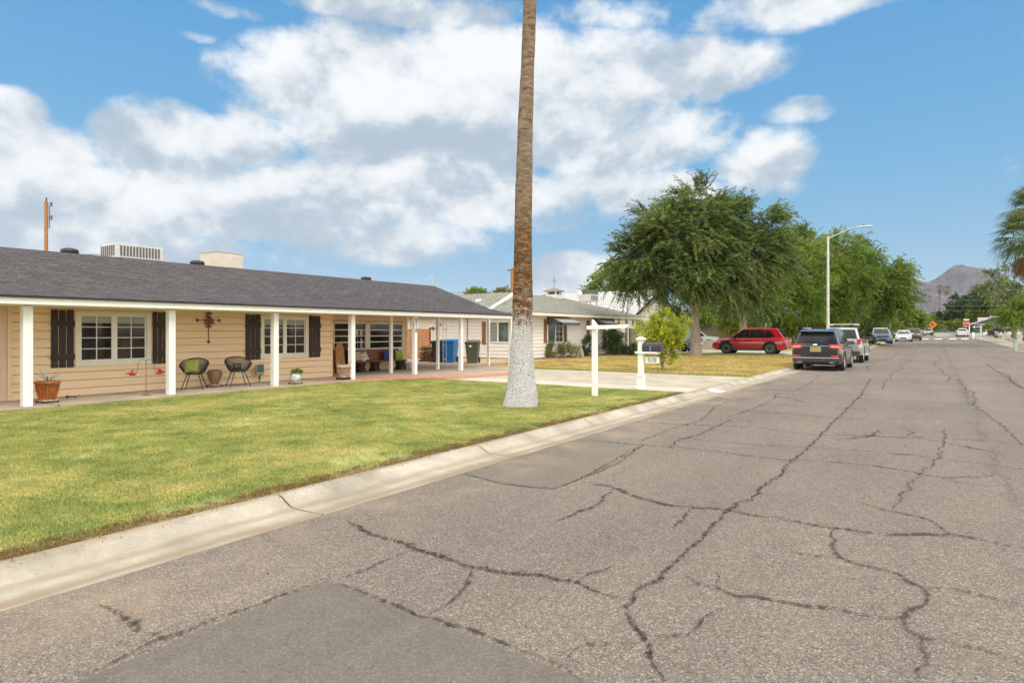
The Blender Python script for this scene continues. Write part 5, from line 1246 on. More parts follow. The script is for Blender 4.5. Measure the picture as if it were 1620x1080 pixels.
sp_ = MB().add([(.22, -.62, 1.60), (.62, -.64, 1.68), (.62, .64, 1.68), (.22, .62, 1.60), (.24, -.62, 1.57), (.62, -.64, 1.60), (.62, .64, 1.60), (.24, .62, 1.57)], [(3,2,1,0),(4,5,6,7),(0,1,5,4),(1,2,6,5),(2,3,7,6),(3,0,4,7)]); sp_.build('spoiler', M_SUVN, v, .012)
w_ = MB().tube([(.135, 0, 1.16), (.15, .2, 1.18), (.165, .5, 1.20)], [.016, .012, .006], 6).build('rear_wiper', M_BLACK, v)
MB().tube([(.8, -.56, 1.73), (2.7, -.56, 1.73)], .018, 8).tube([(.8, .56, 1.73), (2.7, .56, 1.73)], .018, 8).build('roof_rail', M_GALV, v)
for s in (-1, 1): shp(v, 'door_handle', M_CHROME, (1.5, 1.68, s*.93, s*.965, .93, .955), (2.55, 2.73, s*.93, s*.965, .93, .955))
for s in (-1, 1): shp(v, 'sill_trim', M_CHROME, (1.45, 3.3, s*.945, s*.962, .385, .41), bevel=.004)

# red SUV across the next driveway, nose away from the street
SR = dict(SUV); SR.update(W=1.90, L=4.81, H=1.70, wr=.39, axles=(1.0, 3.82), rim=pbr('machined_rim', (.16, .16, .165), .25, .3, 20, metal=.8), spokes=7, dbl=True, top=[(0, 1.0), (.3, 1.05), (1.5, 1.04), (3.0, 1.02), (3.5, 1.03), (4.35, .97), (4.7, .86), (4.81, .7)],
    gh=(.12, .55, 2.8, 3.66, 1.04, .87, .66), sidewin=[[(.72, 1.16), (.98, 1.50), (1.34, 1.575), (1.34, 1.10), (1.0, 1.10)], [(1.38, 1.09), (1.38, 1.58), (2.28, 1.60), (2.28, 1.09)], [(2.33, 1.09), (2.33, 1.60), (2.80, 1.57), (3.42, 1.13), (3.4, 1.09)]], trimmat=M_BLACK, mirmat=M_BLACK)
xr_, yr_ = -7.95, 44.72
v = vehicle('parked_suv', 'bright red SUV with black wheels parked side-on in the next driveway', 'car', (xr_, yr_, .09+gz(44.7)), R(180), SR, M_SUVR, 2)
for s in (-1, 1):
    MB().box(-.02, .34, s*.80, s*.95, .90, 1.03).build('tail_light', M_TAIL, v, .03); shp(v, 'light_lens', M_LENS, (-.025, .16, s*.82, s*.952, .82, .885), bevel=.02); shp(v, 'head_light', M_LENS, (4.45, 4.70, s*.66, s*.84, .74, .86), bevel=.02)
    shp(v, 'door_handle', M_CHROME, (1.5, 1.70, s*.94, s*.968, .92, .945), (2.6, 2.80, s*.94, s*.968, .92, .945))
    shp(v, 'door_seam', M_BLACK, (1.40, 1.408, s*.930, s*.9535, .42, 1.0), (2.32, 2.328, s*.930, s*.9535, .40, 1.0), (3.30, 3.308, s*.930, s*.9535, .42, 1.0), bevel=0)
shp(v, 'bumper', M_PLAST, (-.02, .2, -.84, .84, .34, .46), bevel=.03); shp(v, 'grille', M_BLACK, (4.74, 4.82, -.5, .5, .45, .72), bevel=.02)
MB().add([(.30, -.64, 1.60), (.70, -.66, 1.675), (.70, .66, 1.675), (.30, .64, 1.60), (.32, -.64, 1.57), (.70, -.66, 1.60), (.70, .66, 1.60), (.32, .64, 1.57)], [(3,2,1,0),(4,5,6,7),(0,1,5,4),(1,2,6,5),(2,3,7,6),(3,0,4,7)]).build('spoiler', M_BLACK, v, .012)

# silver SUV in front of the navy one
SS_ = dict(L=4.85, W=1.96, H=1.79, wr=.40, axles=(1.0, 3.86), zb=.34, top=[(0, 1.12), (.3, 1.18), (3.2, 1.17), (3.5, 1.17), (4.5, 1.10), (4.75, .98), (4.85, .8)],
    gh=(.12, .42, 2.75, 3.5, 1.18, .88, .70), clad=M_SUVS, rim=M_RIM, rg=(.08, .9),
    sidewin=[[(.55, 1.22), (.65, 1.72), (1.30, 1.76), (1.30, 1.22)], [(1.36, 1.22), (1.36, 1.76), (2.24, 1.77), (2.24, 1.22)], [(2.31, 1.22), (2.31, 1.77), (2.72, 1.75), (3.25, 1.27), (3.22, 1.22)]], mirmat=M_BLACK)
v = vehicle('parked_suv', 'tall silver SUV with a roof rack parked ahead of the navy one', 'car', (-3.98, 35.9, .005), R(90), SS_, M_SUVS, 2)
for s in (-1, 1): shp(v, 'tail_light', M_TAIL, (-.015, .2, s*.76, s*.93, .95, 1.22), bevel=.02)
shp(v, 'bumper', M_PLAST, (-.04, .2, -.9, .9, .42, .6), bevel=.03)
MB().tube([(.6, -.62, 1.93), (2.8, -.62, 1.93)], .022, 8).tube([(.6, .62, 1.93), (2.8, .62, 1.93)], .022, 8).tube([(.9, -.66, 1.96), (.9, .66, 1.96)], .02, 8).tube([(2.3, -.66, 1.96), (2.3, .66, 1.96)], .02, 8).build('roof_rack', M_GALV, v)
for s in (-1, 1): shp(v, 'side_step', M_GALV, (1.5, 3.3, s*.92, s*1.06, .36, .41), bevel=.01)

# far cars
SED = dict(L=4.7, W=1.82, H=1.45, wr=.33, axles=(.95, 3.72), zb=.2, top=[(0, .90), (.9, .98), (1.4, .95), (3.1, .93), (3.4, .93), (4.3, .80), (4.6, .70), (4.7, .55)],
    gh=(.95, 1.55, 2.55, 3.4, .95, .82, .60), rim=M_RIM, rg=(.1, .86), sidewin=[[(1.2, 1.0), (1.6, 1.32), (2.0, 1.36), (2.0, 1.0)], [(2.06, 1.0), (2.06, 1.36), (2.5, 1.34), (3.1, 1.02)]])
def farcar(label, px, Z, P, paint, rz, front=True, name='parked_car', cat='car', zoff=.01):
    x, y = col(px, Z); v = vehicle(name, label, cat, (x, y, gz(y)+zoff), rz, P, paint, 1)
    L, hw = P['L'], P['W']/2; zt = interp(P['top'], L-.3)
    for s in (-1, 1):
        shp(v, 'head_light', M_LENS, (L-.22, L-.03, s*(hw-.42), s*(hw-.14), zt-.14, zt-.02), bevel=.02)
        shp(v, 'tail_light', M_TAIL, (-.015, .12, s*(hw-.36), s*(hw-.1), P['top'][0][1]-.24, P['top'][0][1]-.08), bevel=.02)
    shp(v, 'grille', M_BLACK, (L-.1, L+.005, -.35, .35, .38, .55), bevel=.01)
    return v
farcar('pale blue-grey sedan facing the viewer at the left kerb', 1431, 84, SED, M_CARW, R(-90))
farcar('black SUV parked just behind the pale sedan at the left kerb', 1446, 92, SUV, M_CARK, R(-90), name='parked_suv')
farcar('dark blue SUV with pale roof parked in a driveway beside the white letter box', 1388, 70, dict(SUV, roofmat=M_CARW), M_CARB, R(-80), name='parked_suv', zoff=.1)
farcar('grey-blue sedan driving far down the street beside the orange sign', 1468, 150, SUV, M_SUVS, R(-90), name='far_car')
farcar('white car far down the street at the left kerb', 1452.5, 158, SED, M_CARW, R(-90), name='far_car')
farcar('dark car far down the street between the white car and the orange sign', 1458, 175, SUV, M_CARK, R(-90), name='far_car')
x, y = -2, 0
farcar('white hatchback parked at the right kerb beyond the stop sign', 1523, 122, dict(SUV, H=1.6), M_CARW, R(90), name='parked_car')
farcar('dark green car crossing behind the white hatchback', 1511, 135, SED, pbr('dark_green_car_paint', (.02, .07, .06), .3, .05, 3, coat=1), R(176), name='far_car')
farcar('pale van at the right edge of the picture beside the right tree', 1617, 92, dict(SUV, H=1.7), M_CARW, R(180), name='parked_van', cat='van', zoff=.1)
xb, yb_ = col(1080, 46.6)
v = vehicle('parked_suv', 'blue car behind the yellow-green bush in the next driveway', 'car', (xb+1.0, yb_+.4, .1+gz(yb_)), R(172), dict(SUV, L=4.4, axles=(.85, 3.5), rim=M_RIMB, top=[(0, .98), (.3, 1.02), (1.5, 1.02), (3.0, 1.0), (3.3, 1.0), (3.95, .92), (4.28, .84), (4.4, .70)]), M_CARB, 1)
for s in (-1, 1): shp(v, 'tail_light', M_TAIL, (-.03, .12, s*.62, s*.84, .80, 1.0), bevel=.03)
shp(v, 'bumper', M_RIM, (-.06, .15, -.85, .85, .50, .68), bevel=.03)
xb, yb_ = col(1136, 60)
farcar('pale silver car partly hidden behind the red one', 1137, 57, SED, M_CARW, R(200), zoff=.1)

# ---------------------------------------------------------------- trees
def limb(m, a, b, r0, r1, g, bend=.12, n=6, k=8):
    a, b = Vector(a), Vector(b); L = (b-a).length; off = Vector((g.uniform(-1, 1), g.uniform(-1, 1), g.uniform(.1, .8)))*L*bend
    pts = [a.lerp(b, i/n)+off*math.sin(math.pi*i/n) for i in range(n+1)]
    m.tube(pts, [lerp(r0, r1, (i/n)**.8) for i in range(n+1)], k); return pts
def crownmesh(name, parent, lobes, mat, seed, tw=.9, droop=.35, nleaf=16, L=.14, Wd=.045, out=.7, shell=(.45, 1.0), clump=None, inner=.12, pin=False, spread=.17):
    """lobes: (cx,cy,cz,rx,ry,rz,ntwigs); twigs grow outward and droop, leaves sit along them"""
    g = np.random.default_rng(seed); PP, DD, TT = [], [], []
    for cx, cy, cz, rx, ry, rz, n in lobes:
        # sub-clumps break the surface up
        nc = max(4, n//(clump or 26)); cd = g.normal(size=(nc, 3)); cd /= np.linalg.norm(cd, axis=1)[:, None]; cr = g.uniform(.55, 1.0, nc)
        ctint = g.uniform(0, 1, nc); idx = g.integers(0, nc, n)
        d = cd[idx]*cr[idx][:, None]+g.normal(0, spread, (n, 3)); rr_ = np.linalg.norm(d, axis=1)
        lim = g.uniform(shell[0], shell[1], n); sel = g.uniform(0, 1, n) < inner
        d = np.where(sel[:, None], d*.55, d); d *= np.minimum(1, 1.12/np.maximum(rr_, .01))[:, None]
        P0 = d*np.array([rx, ry, rz])*.86; dirs = d/np.maximum(np.linalg.norm(d, axis=1), .05)[:, None]
        D = dirs*out+g.normal(0, .38, (n, 3)); D[:, 2] += .12; D /= np.linalg.norm(D, axis=1)[:, None]
        ln = tw*g.uniform(.5, 1.3, n)
        t = (np.arange(nleaf)[None, :]+g.uniform(0, 1, (n, nleaf)))/nleaf
        P = np.array([cx, cy, cz])+P0[:, None, :]+D[:, None, :]*(ln[:, None]*t)[:, :, None]
        P[:, :, 2] -= droop*ln[:, None]*t**2
        tang = D[:, None, :].repeat(nleaf, 1).copy(); tang[:, :, 2] -= 2*droop*t
        side = g.normal(0, .75, tang.shape); ld = tang+side*.8
        if pin:
            hp = np.cross(D, [0, 0, 1.0]); hp /= np.maximum(np.linalg.norm(hp, axis=1), .05)[:, None]; sg = np.where(np.arange(nleaf) % 2 == 0, 1.0, -1.0)[None, :, None]
            ld = tang*.8+hp[:, None, :]*sg*.75+g.normal(0, .25, tang.shape)
        P += g.normal(0, .025, P.shape)
        PP.append(P.reshape(-1, 3)); DD.append(ld.reshape(-1, 3))
        tt = np.clip(.05+.4*ctint[idx][:, None]+.5*g.uniform(0, 1, (n, 1))+g.normal(0, .10, (n, nleaf)), 0, 1); TT.append(tt.ravel())
    P = np.concatenate(PP); D = np.concatenate(DD); T = np.concatenate(TT)
    k = P[:, 2] > .25 if lobes[0][2] > 1.4 else P[:, 2] > .03
    return leaves(name, P[k], D[k], L, Wd, mat, parent, g, T[k])
def tree(label, px, Z, lobes, leaf, bark, tr=.3, fork=2.2, seed=1, name='broadleaf_tree', cat='tree', lean=(0, 0), group=None, base=.085, trunks=1, sub=7, **kw):
    x, y = col(px, Z); t = thing(name, label, cat, (x, y, gz(y)+base), 0, group); g = random.Random(seed)
    lb = [(CC*a-SS*b, SS*a+CC*b, c, ra, rb, rc, n) for a, b, c, ra, rb, rc, n in lobes]   # a right, b away, c up
    m = MB()
    for q in range(trunks):
        o = Vector((0, 0, 0)) if trunks == 1 else Vector((math.cos(q*2.4), math.sin(q*2.4), 0))*tr*1.6
        f = Vector((lean[0]+o.x*2.5, lean[1]+o.y*2.5, fork)); n = 8; pts = [o*(1+i/n*.5)+(f-o)*(i/n)+Vector((g.uniform(-1, 1), g.uniform(-1, 1), 0))*tr*.12 for i in range(n+1)]; pts[0].z = -.1
        m.tube(pts, [tr*(1.35 if i == 0 else 1.12 if i == 1 else 1-.25*i/n) for i in range(n+1)], 14)
        for j, (a, b, c, ra, rb, rc, nn_) in enumerate(lb):
            if trunks > 1 and j % trunks != q: continue
            e = Vector((a, b, c)); r = tr*.55*min(1, max(.35, ra/2.2)); pts = limb(m, f+Vector((0, 0, -.15)), f.lerp(e, .8), r, r*.35, g)
            for s in range(sub):
                d = Vector((g.gauss(0, 1), g.gauss(0, 1), g.gauss(.2, .8))).normalized(); limb(m, pts[g.randint(3, 6)], e+Vector((d.x*ra, d.y*rb, d.z*rc))*.75, r*.38, .012, g, .1, 5, 5)
    m.build('trunk', bark, t)
    crownmesh('crown', t, lb, leaf, seed, **kw)
    return t
# the big drooping tree
u = .0395
tree('large grey-green drooping tree with a pale trunk on the dry lawn', 1100, 39.3,
     [(.1, 0, 7.6, 3.0, 2.8, 2.6, 1150), (-3.1, 0, 5.9, 2.4, 2.2, 1.9, 800), (2.9, -.2, 6.2, 2.7, 2.4, 2.2, 950), (-1.6, -.9, 7.3, 2.3, 2.2, 1.8, 600), (-1.2, -1.2, 5.0, 2.0, 1.4, 1.1, 300), (1.3, -1.2, 4.6, 1.7, 1.3, 1.1, 260), (.1, -1.0, 9.6, 1.5, 1.5, 1.1, 260), (3.6, 0, 8.3, 1.9, 1.7, 1.4, 360),
      (-.2, -1.6, 5.6, 2.8, 1.6, 1.4, 460), (2.8, .4, 4.3, 2.0, 1.7, 1.4, 360), (-3.8, .1, 5.1, 1.5, 1.5, 1.0, 240), (4.6, 0, 6.4, 1.3, 1.3, 1.3, 230), (-2.0, .3, 8.4, 1.7, 1.5, 1.2, 260), (1.9, -.4, 8.8, 1.6, 1.4, 1.2, 260)],
     L_OLIVE, M_BARK, tr=.33, fork=3.0, seed=11, name='drooping_tree', tw=1.15, droop=.32, nleaf=44, L=.15, Wd=.05, out=1.0, clump=24, pin=True, spread=.15)
tree('bright green tree behind the red SUV, left of the street lamp', 1176, 55,
     [(1.0, 0, 5.2, 3.4, 3, 2.6, 700), (4.2, 0, 7.2, 3.0, 2.8, 2.6, 700), (3.0, 0, 4.6, 3.4, 2.8, 2.0, 560), (-2.4, 0, 4.4, 2.6, 2.4, 1.8, 380), (6.0, 0, 5.0, 2.6, 2.4, 2.2, 420), (5.0, -.2, 9.3, 1.6, 1.5, 1.1, 200)],
     L_GREEN, M_BARK, tr=.42, fork=2.6, seed=12, tw=1.0, droop=.35, nleaf=22, L=.22, Wd=.075)
tree('green feathery tree rising behind the street lamp', 1290, 60,
     [(0, 0, 6.4, 3.0, 2.8, 2.6, 620), (-1.0, 0, 9.2, 2.4, 2.2, 1.7, 360), (2.4, 0, 9.3, 2.2, 2.0, 1.5, 330), (2.8, 0, 6.0, 2.8, 2.4, 2.2, 520), (-3.0, 0, 6.6, 2.4, 2.2, 2.0, 420), (.5, 0, 3.8, 4.0, 2.4, 1.6, 500)],
     L_GREEN, M_BARKD, tr=.36, fork=2.8, seed=13, tw=1.1, droop=.3, nleaf=22, L=.24, Wd=.075)
tree('wide green tree overhanging the kerb right of the street lamp', 1352, 64,
     [(0, 0, 7.2, 3.2, 3, 2.8, 700), (2.6, 0, 6.0, 2.8, 2.6, 2.4, 560), (-1.6, 0, 8.8, 2.4, 2.2, 1.7, 360), (3.8, 0, 7.4, 1.7, 1.6, 1.2, 200), (4.9, 0, 5.0, 1.5, 1.3, 1.4, 220), (1.0, 0, 4.0, 3.6, 2.6, 1.7, 560), (4.0, 0, 3.4, 2.0, 1.7, 1.1, 260), (-3.0, 0, 5.2, 2.6, 2.2, 2.0, 400)],
     L_GREEN, M_BARKD, tr=.4, fork=2.6, seed=14, tw=1.25, droop=.42, nleaf=22, L=.26, Wd=.08)
tree('yellowish low tree in the gap left of the red SUV', 1158, 62, [(0, 0, 2.4, 1.6, 1.5, 1.2, 260), (1.2, 0, 2.0, 1.3, 1.2, 1.0, 160)], L_YEL, M_BARKD, tr=.1, fork=1.2, seed=15, L=.2, Wd=.1, tw=.6)
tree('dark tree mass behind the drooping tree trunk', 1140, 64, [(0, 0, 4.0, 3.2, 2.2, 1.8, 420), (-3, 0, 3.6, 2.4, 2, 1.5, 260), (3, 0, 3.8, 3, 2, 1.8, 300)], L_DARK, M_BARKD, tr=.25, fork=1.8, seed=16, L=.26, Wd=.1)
tree('green tree showing above the white roof left of the drooping tree', 962, 72, [(-.2, 0, 6.4, 2.6, 2.2, 2.2, 420), (1.8, 0, 7.6, 2.2, 2, 2.2, 360), (3.0, 0, 5.6, 2.4, 2, 2.0, 260)], L_GREEN, M_BARKD, tr=.3, fork=2.5, seed=17, L=.28, Wd=.12, droop=.15, out=.9)
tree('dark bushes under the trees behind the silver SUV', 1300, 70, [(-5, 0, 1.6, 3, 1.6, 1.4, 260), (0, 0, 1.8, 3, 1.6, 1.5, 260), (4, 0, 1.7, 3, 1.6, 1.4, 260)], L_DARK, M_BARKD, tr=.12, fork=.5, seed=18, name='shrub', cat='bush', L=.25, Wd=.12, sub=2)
tree('olive yellow bush behind the street lamp foot', 1322, 66, [(0, 0, 1.9, 2.6, 1.2, 1.1, 240), (-5, 0, 1.7, 2.2, 1.2, 1.0, 180)], L_YEL, M_BARKD, tr=.1, fork=.5, seed=19, name='shrub', cat='bush', L=.22, Wd=.11, sub=2)
# roadside citrus bush, neighbour's plants
tree('bright yellow-green leafy bush on the dry lawn behind the letter box', 1048, 24.4,
     [(0, 0, 1.55, .72, .6, .55, 330), (-.55, 0, 1.45, .5, .45, .45, 190), (.6, 0, 1.6, .5, .5, .5, 200), (.1, 0, 2.0, .42, .4, .32, 120), (.25, 0, .85, .42, .4, .42, 150), (.05, 0, .4, .22, .2, .25, 60), (-.1, 0, 1.1, .5, .4, .35, 120)],
     L_YEL, M_BARKD, tr=.05, fork=.35, seed=21, name='leafy_bush', cat='bush', tw=.28, droop=.2, nleaf=12, L=.085, Wd=.045, clump=14, sub=4)
def shrub(label, px, Z, lobes, leaf, seed, L=.07, Wd=.035, tw=.3, group=None, **kw):
    return tree(label, px, Z, lobes, leaf, M_BARKD, tr=.03, fork=.15, seed=seed, name='shrub', cat='bush', tw=tw, nleaf=12, L=L, Wd=Wd, sub=3, group=group, **kw)
shrub('reddish green shrub under the awning window of the white house', 888, 36.2, [(-.45, 0, .42, .45, .35, .40, 260), (.35, 0, .42, .5, .35, .42, 280)], L_DRY, 22, out=1.2, droop=0)
shrub('narrow dark green shrub beside the sign post, right of the tree stump', 932, 38.5, [(0, 0, .55, .42, .35, .55, 300), (.1, 0, .95, .32, .3, .35, 160)], L_DARK, 23)
shrub('big round dark green shrub at the white house entrance', 972, 40.0, [(0, 0, .85, .8, .6, .8, 760), (-.1, 0, 1.35, .6, .4, .4, 300), (.95, 0, .4, .6, .4, .38, 300)], L_DARK, 24)
shrub('small green plant at the right foot of the letter box bush, on the dry lawn', 1003, 41, [(0, 0, .3, .35, .3, .3, 60)], L_GREEN, 25)
x, y = col(918, 36.3); m = MB(); m.tube([(-.16, 0, 0), (-.1, 0, .35), (.02, 0, .72)], [.16, .13, .08], 9).tube([(.14, 0, 0), (.1, 0, .3), (.03, .05, .55)], [.13, .1, .06], 8); o = m.build('tree_stump', M_BARK, None); o.location = (x, y, .08); tag(o, 'short weathered forked tree stump by the white house wall', 'tree stump')
sheet('gravel_bed', [(-18.5, 29.2), (-17.3, 29.0), (-17.1, 33), (-16.6, 38), (-15.6, 41), (-17.4, 43), (-18.5, 43)], .095, M_GRAVEL)
x, y = G(850, 565.5, .1); o = MB().tube([(0, 0, 0), (0, 0, .32), (.0, .35, .32), (0, .35, 0)], .02, 6).tube([(0, .1, .3), (0, .1, .42)], .03, 6).build('hose_tap', M_BARK); o.location = (x+.1, y, .08); tag(o, 'small standpipe tap at the foot of the white house wall', 'tap')
# background trees over the roofs
tree('thin green tree top showing over the grey roof, left of the palm', 757, 62, [(-.6, 0, 5.0, 1.3, 1, .55, 150), (.9, 0, 4.8, 1.1, 1, .5, 120)], L_GREEN, M_BARKD, tr=.14, fork=3, seed=31, L=.2, Wd=.1, droop=0, out=1.1, tw=.5, sub=3)
tree('rounded yellow-green tree top just left of the palm trunk', 800, 70, [(0, 0, 5.6, 1.2, 1, .9, 200)], L_DRY, M_BARKD, tr=.14, fork=3, seed=32, L=.2, Wd=.1, tw=.5, sub=3)
tree('small tree top behind the cupola', 858, 75, [(0, 0, 5.0, .9, .8, .6, 90)], L_GREEN, M_BARKD, tr=.12, fork=3, seed=33, L=.2, Wd=.1, tw=.4, sub=3)
# far trees
tree('brown-tinged round tree far down the left side of the street', 1446, 135, [(0, 0, 4.0, 2.8, 2.2, 2.5, 360), (-1.5, 0, 3, 2, 1.8, 1.8, 160)], L_DRY, M_BARKD, tr=.3, fork=1.5, seed=41, L=.4, Wd=.22, sub=3)
tree('green far tree left of the thin palms', 1463, 160, [(0, 0, 3.0, 3.0, 2, 2.2, 260)], L_GREEN, M_BARKD, tr=.3, fork=1.2, seed=42, L=.45, Wd=.25, sub=3)
tree('orange-tinged shrub by the left kerb before the pale sedan', 1412, 96, [(0, 0, 1.5, 2.2, 1.2, 1.2, 240), (-2.2, 0, 1.7, 1.8, 1.2, 1.2, 160)], L_DRY, M_BARKD, tr=.1, fork=.5, seed=43, name='shrub', cat='bush', L=.26, Wd=.14, sub=2)
tree('light green tree on the left between the wide tree and the brown-tinged one', 1420, 100, [(0, 0, 3.8, 2.6, 2.2, 1.9, 300), (2, 0, 3.0, 2, 1.8, 1.4, 180), (-3, 0, 3.5, 3, 2, 2, 240)], L_GREEN, M_BARKD, tr=.25, fork=1.4, seed=44, L=.34, Wd=.17, sub=3)
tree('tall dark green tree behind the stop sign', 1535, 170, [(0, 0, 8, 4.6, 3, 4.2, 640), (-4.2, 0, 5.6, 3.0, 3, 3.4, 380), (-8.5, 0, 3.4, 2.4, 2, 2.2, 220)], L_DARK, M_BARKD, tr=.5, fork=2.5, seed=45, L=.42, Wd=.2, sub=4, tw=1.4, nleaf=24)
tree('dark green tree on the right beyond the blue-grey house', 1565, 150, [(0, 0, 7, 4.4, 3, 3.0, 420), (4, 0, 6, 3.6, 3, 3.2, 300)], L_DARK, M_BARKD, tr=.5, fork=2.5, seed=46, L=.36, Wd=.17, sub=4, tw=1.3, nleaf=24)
tree('rounded yellow-green tree behind the blue-grey house', 1562, 152, [(-1, 0, 4.6, 3.2, 2, 1.7, 300), (3, 0, 5.0, 3.0, 2, 1.8, 260)], L_LIME, M_BARKD, tr=.3, fork=1.2, seed=47, L=.38, Wd=.22, sub=3)
tree('yellow-green bush in front of the dark trees, left of the stop sign', 1503, 156, [(0, 0, 2.6, 2.2, 1.5, 1.5, 190)], L_LIME, M_BARKD, tr=.15, fork=.6, seed=48, name='shrub', cat='bush', L=.36, Wd=.2, sub=2)
tree('long olive hedge across the end of the street', 1500, 160, [(-4.5, 0, 1.5, 2.8, 1.2, 1.3, 260), (-.5, 0, 1.6, 3.0, 1.2, 1.4, 280), (3.5, 0, 1.5, 2.8, 1.2, 1.3, 260), (-7, 0, 1.4, 2, 1.2, 1.2, 160)], L_DRY, M_BARKD, tr=.12, fork=.5, seed=49, name='hedge', cat='hedge', L=.36, Wd=.2, sub=2)
tree('sparse grey-green tree beside the fan palms', 1604, 82, [(-2.4, 0, 6.6, 2.1, 2, 1.4, 120), (0, 0, 8.4, 2.4, 2, 1.6, 150), (1.6, 0, 6.2, 2.4, 2, 1.8, 150), (-2.6, 0, 8.2, 1.1, 1.2, 1.0, 50)], L_OLIVE, M_BARKD, tr=.25, fork=3.0, seed=50, L=.26, Wd=.11, tw=1.1, clump=12, inner=.05)
tree('feathery light green tree overhanging the right yard', 1622, 74, [(-1.2, 0, 3.3, 2.0, 2, 1.5, 380), (1.0, 0, 4.6, 2.2, 2, 2.2, 420), (-1.6, 0, 2.3, 1.2, 1.2, .8, 140)], L_GREEN, M_BARKD, tr=.22, fork=1.8, seed=51, L=.22, Wd=.07, tw=1.1, droop=.4, nleaf=20)
tree('dry brown-purple bush in the right yard', 1577, 86, [(0, 0, .9, 1.0, .8, .8, 220)], leafmat('brown_leaf', (.08, .05, .035), (.16, .10, .075), (.22, .15, .11)), M_BARKD, tr=.06, fork=.3, seed=52, name='shrub', cat='bush', L=.14, Wd=.06, tw=.3, sub=2)
tree('small lime green shrub against the blue-grey house', 1563, 108, [(0, 0, 1.4, .8, .7, 1.3, 160)], L_LIME, M_BARKD, tr=.05, fork=.5, seed=53, name='shrub', cat='bush', L=.2, Wd=.12, tw=.4, sub=2)
for i, (px, Z, x_, n) in enumerate(((1556, 190, 0, 1),)): pass
# palms
def fpalm(label, px, Z, zc, rad, tr, n, seed, skirt=1.0, lean=0, group=None, nl=22):
    x, y = col(px, Z); t = thing('fan_palm', label, 'palm tree', (x, y, gz(y)+.08), 0, group); h = zc-.08
    m = MB(); k = 12; m.tube([(lean*(i/k)**2, 0, -.1+(h+.1)*i/k) for i in range(k+1)], [tr*(1.35 if i == 0 else 1.0-.25*i/k) for i in range(k+1)], 12); m.build('trunk', M_BARKD if tr > .2 else M_BARK, t)
    fan_crown('crown', t, (lean, 0, h), n, rad, L_PALM, seed, -.75, 1.35, nl)
    fan_crown('dead_frond_skirt', t, (lean, 0, h-.3*rad), max(8, n//2), rad*.72*skirt, L_PDEAD, seed+1, -1.45, -.95, nl)
    return t
fpalm('tall fan palm at the right edge, the higher crown', 1640, 62, 13.4, 3.4, .26, 40, 61, group='fan palms at the right edge')
fpalm('fan palm at the right edge with a brown skirt, the lower crown', 1627, 58, 10.3, 3.6, .28, 44, 62, group='fan palms at the right edge')
fpalm('left of the two thin far palms at the end of the street', 1486.5, 200, 14.4, 1.8, .22, 26, 63, .9, 0, 'thin palms at the end of the street', 12)
fpalm('right of the two thin far palms, slightly leaning', 1492, 200, 14.0, 1.7, .2, 26, 64, .9, 1.0, 'thin palms at the end of the street', 12)
fpalm('tiny distant palm just left of the thin pair', 1460.5, 330, 10.5, 1.6, .2, 20, 65, .8, 0, None, 10)

# ---------------------------------------------------------------- street furniture
x, y = col(1310, 46.6); top = hz(374, x, y); zg = gz(y)+.09
sl_ = thing('street_lamp', 'tall grey street lamp with a curved arm over the road', 'street lamp', (x, y, zg))
MB().tube([(0, 0, 0), (0, 0, .3), (0, 0, top-zg)], [.13, .11, .075], 14).lathe([(.2, 0), (.2, .05), (.13, .09), (0, .1)]).build('pole', M_GALV, sl_)
dx, dy = CC, SS; h = top-zg
arm = [(0, 0, h-.15), (dx*.8, 0, h+.12), (dx*1.6, 0, h+.40), (dx*2.3, 0, h+.50)]
MB().tube(arm, [.045, .04, .035, .03], 8).build('arm', M_GALV, sl_)
m = MB(); a = arm[-1]; m.tube([(a[0]-.1, 0, a[2]), (a[0]+.25, 0, a[2]+.03), (a[0]+.8, 0, a[2]+.01), (a[0]+.98, 0, a[2]-.02)], [.05, .13, .12, .03], 12); o = m.build('lamp_head', M_GALV, sl_); o.scale = (1, 1, .55); o.location = (0, 0, a[2]*.45); MB().tube([(a[0]+.35, 0, a[2]+.05), (a[0]+.35, 0, a[2]+.17)], .035, 8).build('photocell', M_BLACK, sl_)
x, y = col(73, 40.2); top = hz(319, x, y)
up = thing('utility_pole', 'orange-brown wooden utility pole behind the tan house', 'utility pole', (x, y, 0))
MB().tube([(0, 0, 0), (0, 0, top)], [.12, .10], 14).build('pole', M_POLEW, up)
m = MB()
for z in (top-.15, top-1.0): m.tube([(0, 0, z), (CC*.35, SS*.35, z)], .025, 6).tube([(CC*.33, SS*.33, z-.16), (CC*.33, SS*.33, z+.12)], .06, 8)
m.tube([(CC*.2, SS*.2, top-.25), (CC*.2, SS*.2, top-1.7)], .03, 6).tube([(0, 0, top), (.05, 0, top+.25)], .05, 8).build('insulator', M_IRON, up)
x, y = col(810, 64); top = hz(424, x, y)
up = thing('utility_pole', 'distant wooden pole with a crossarm directly behind the lawn palm', 'utility pole', (x, y, 0))
MB().tube([(0, 0, 0), (0, 0, top)], [.17, .15], 12).build('pole', M_POLEW, up); MB().box(-.55, .3, -.05, .05, top-.25, top-.13).build('crossarm', M_BARKD, up)
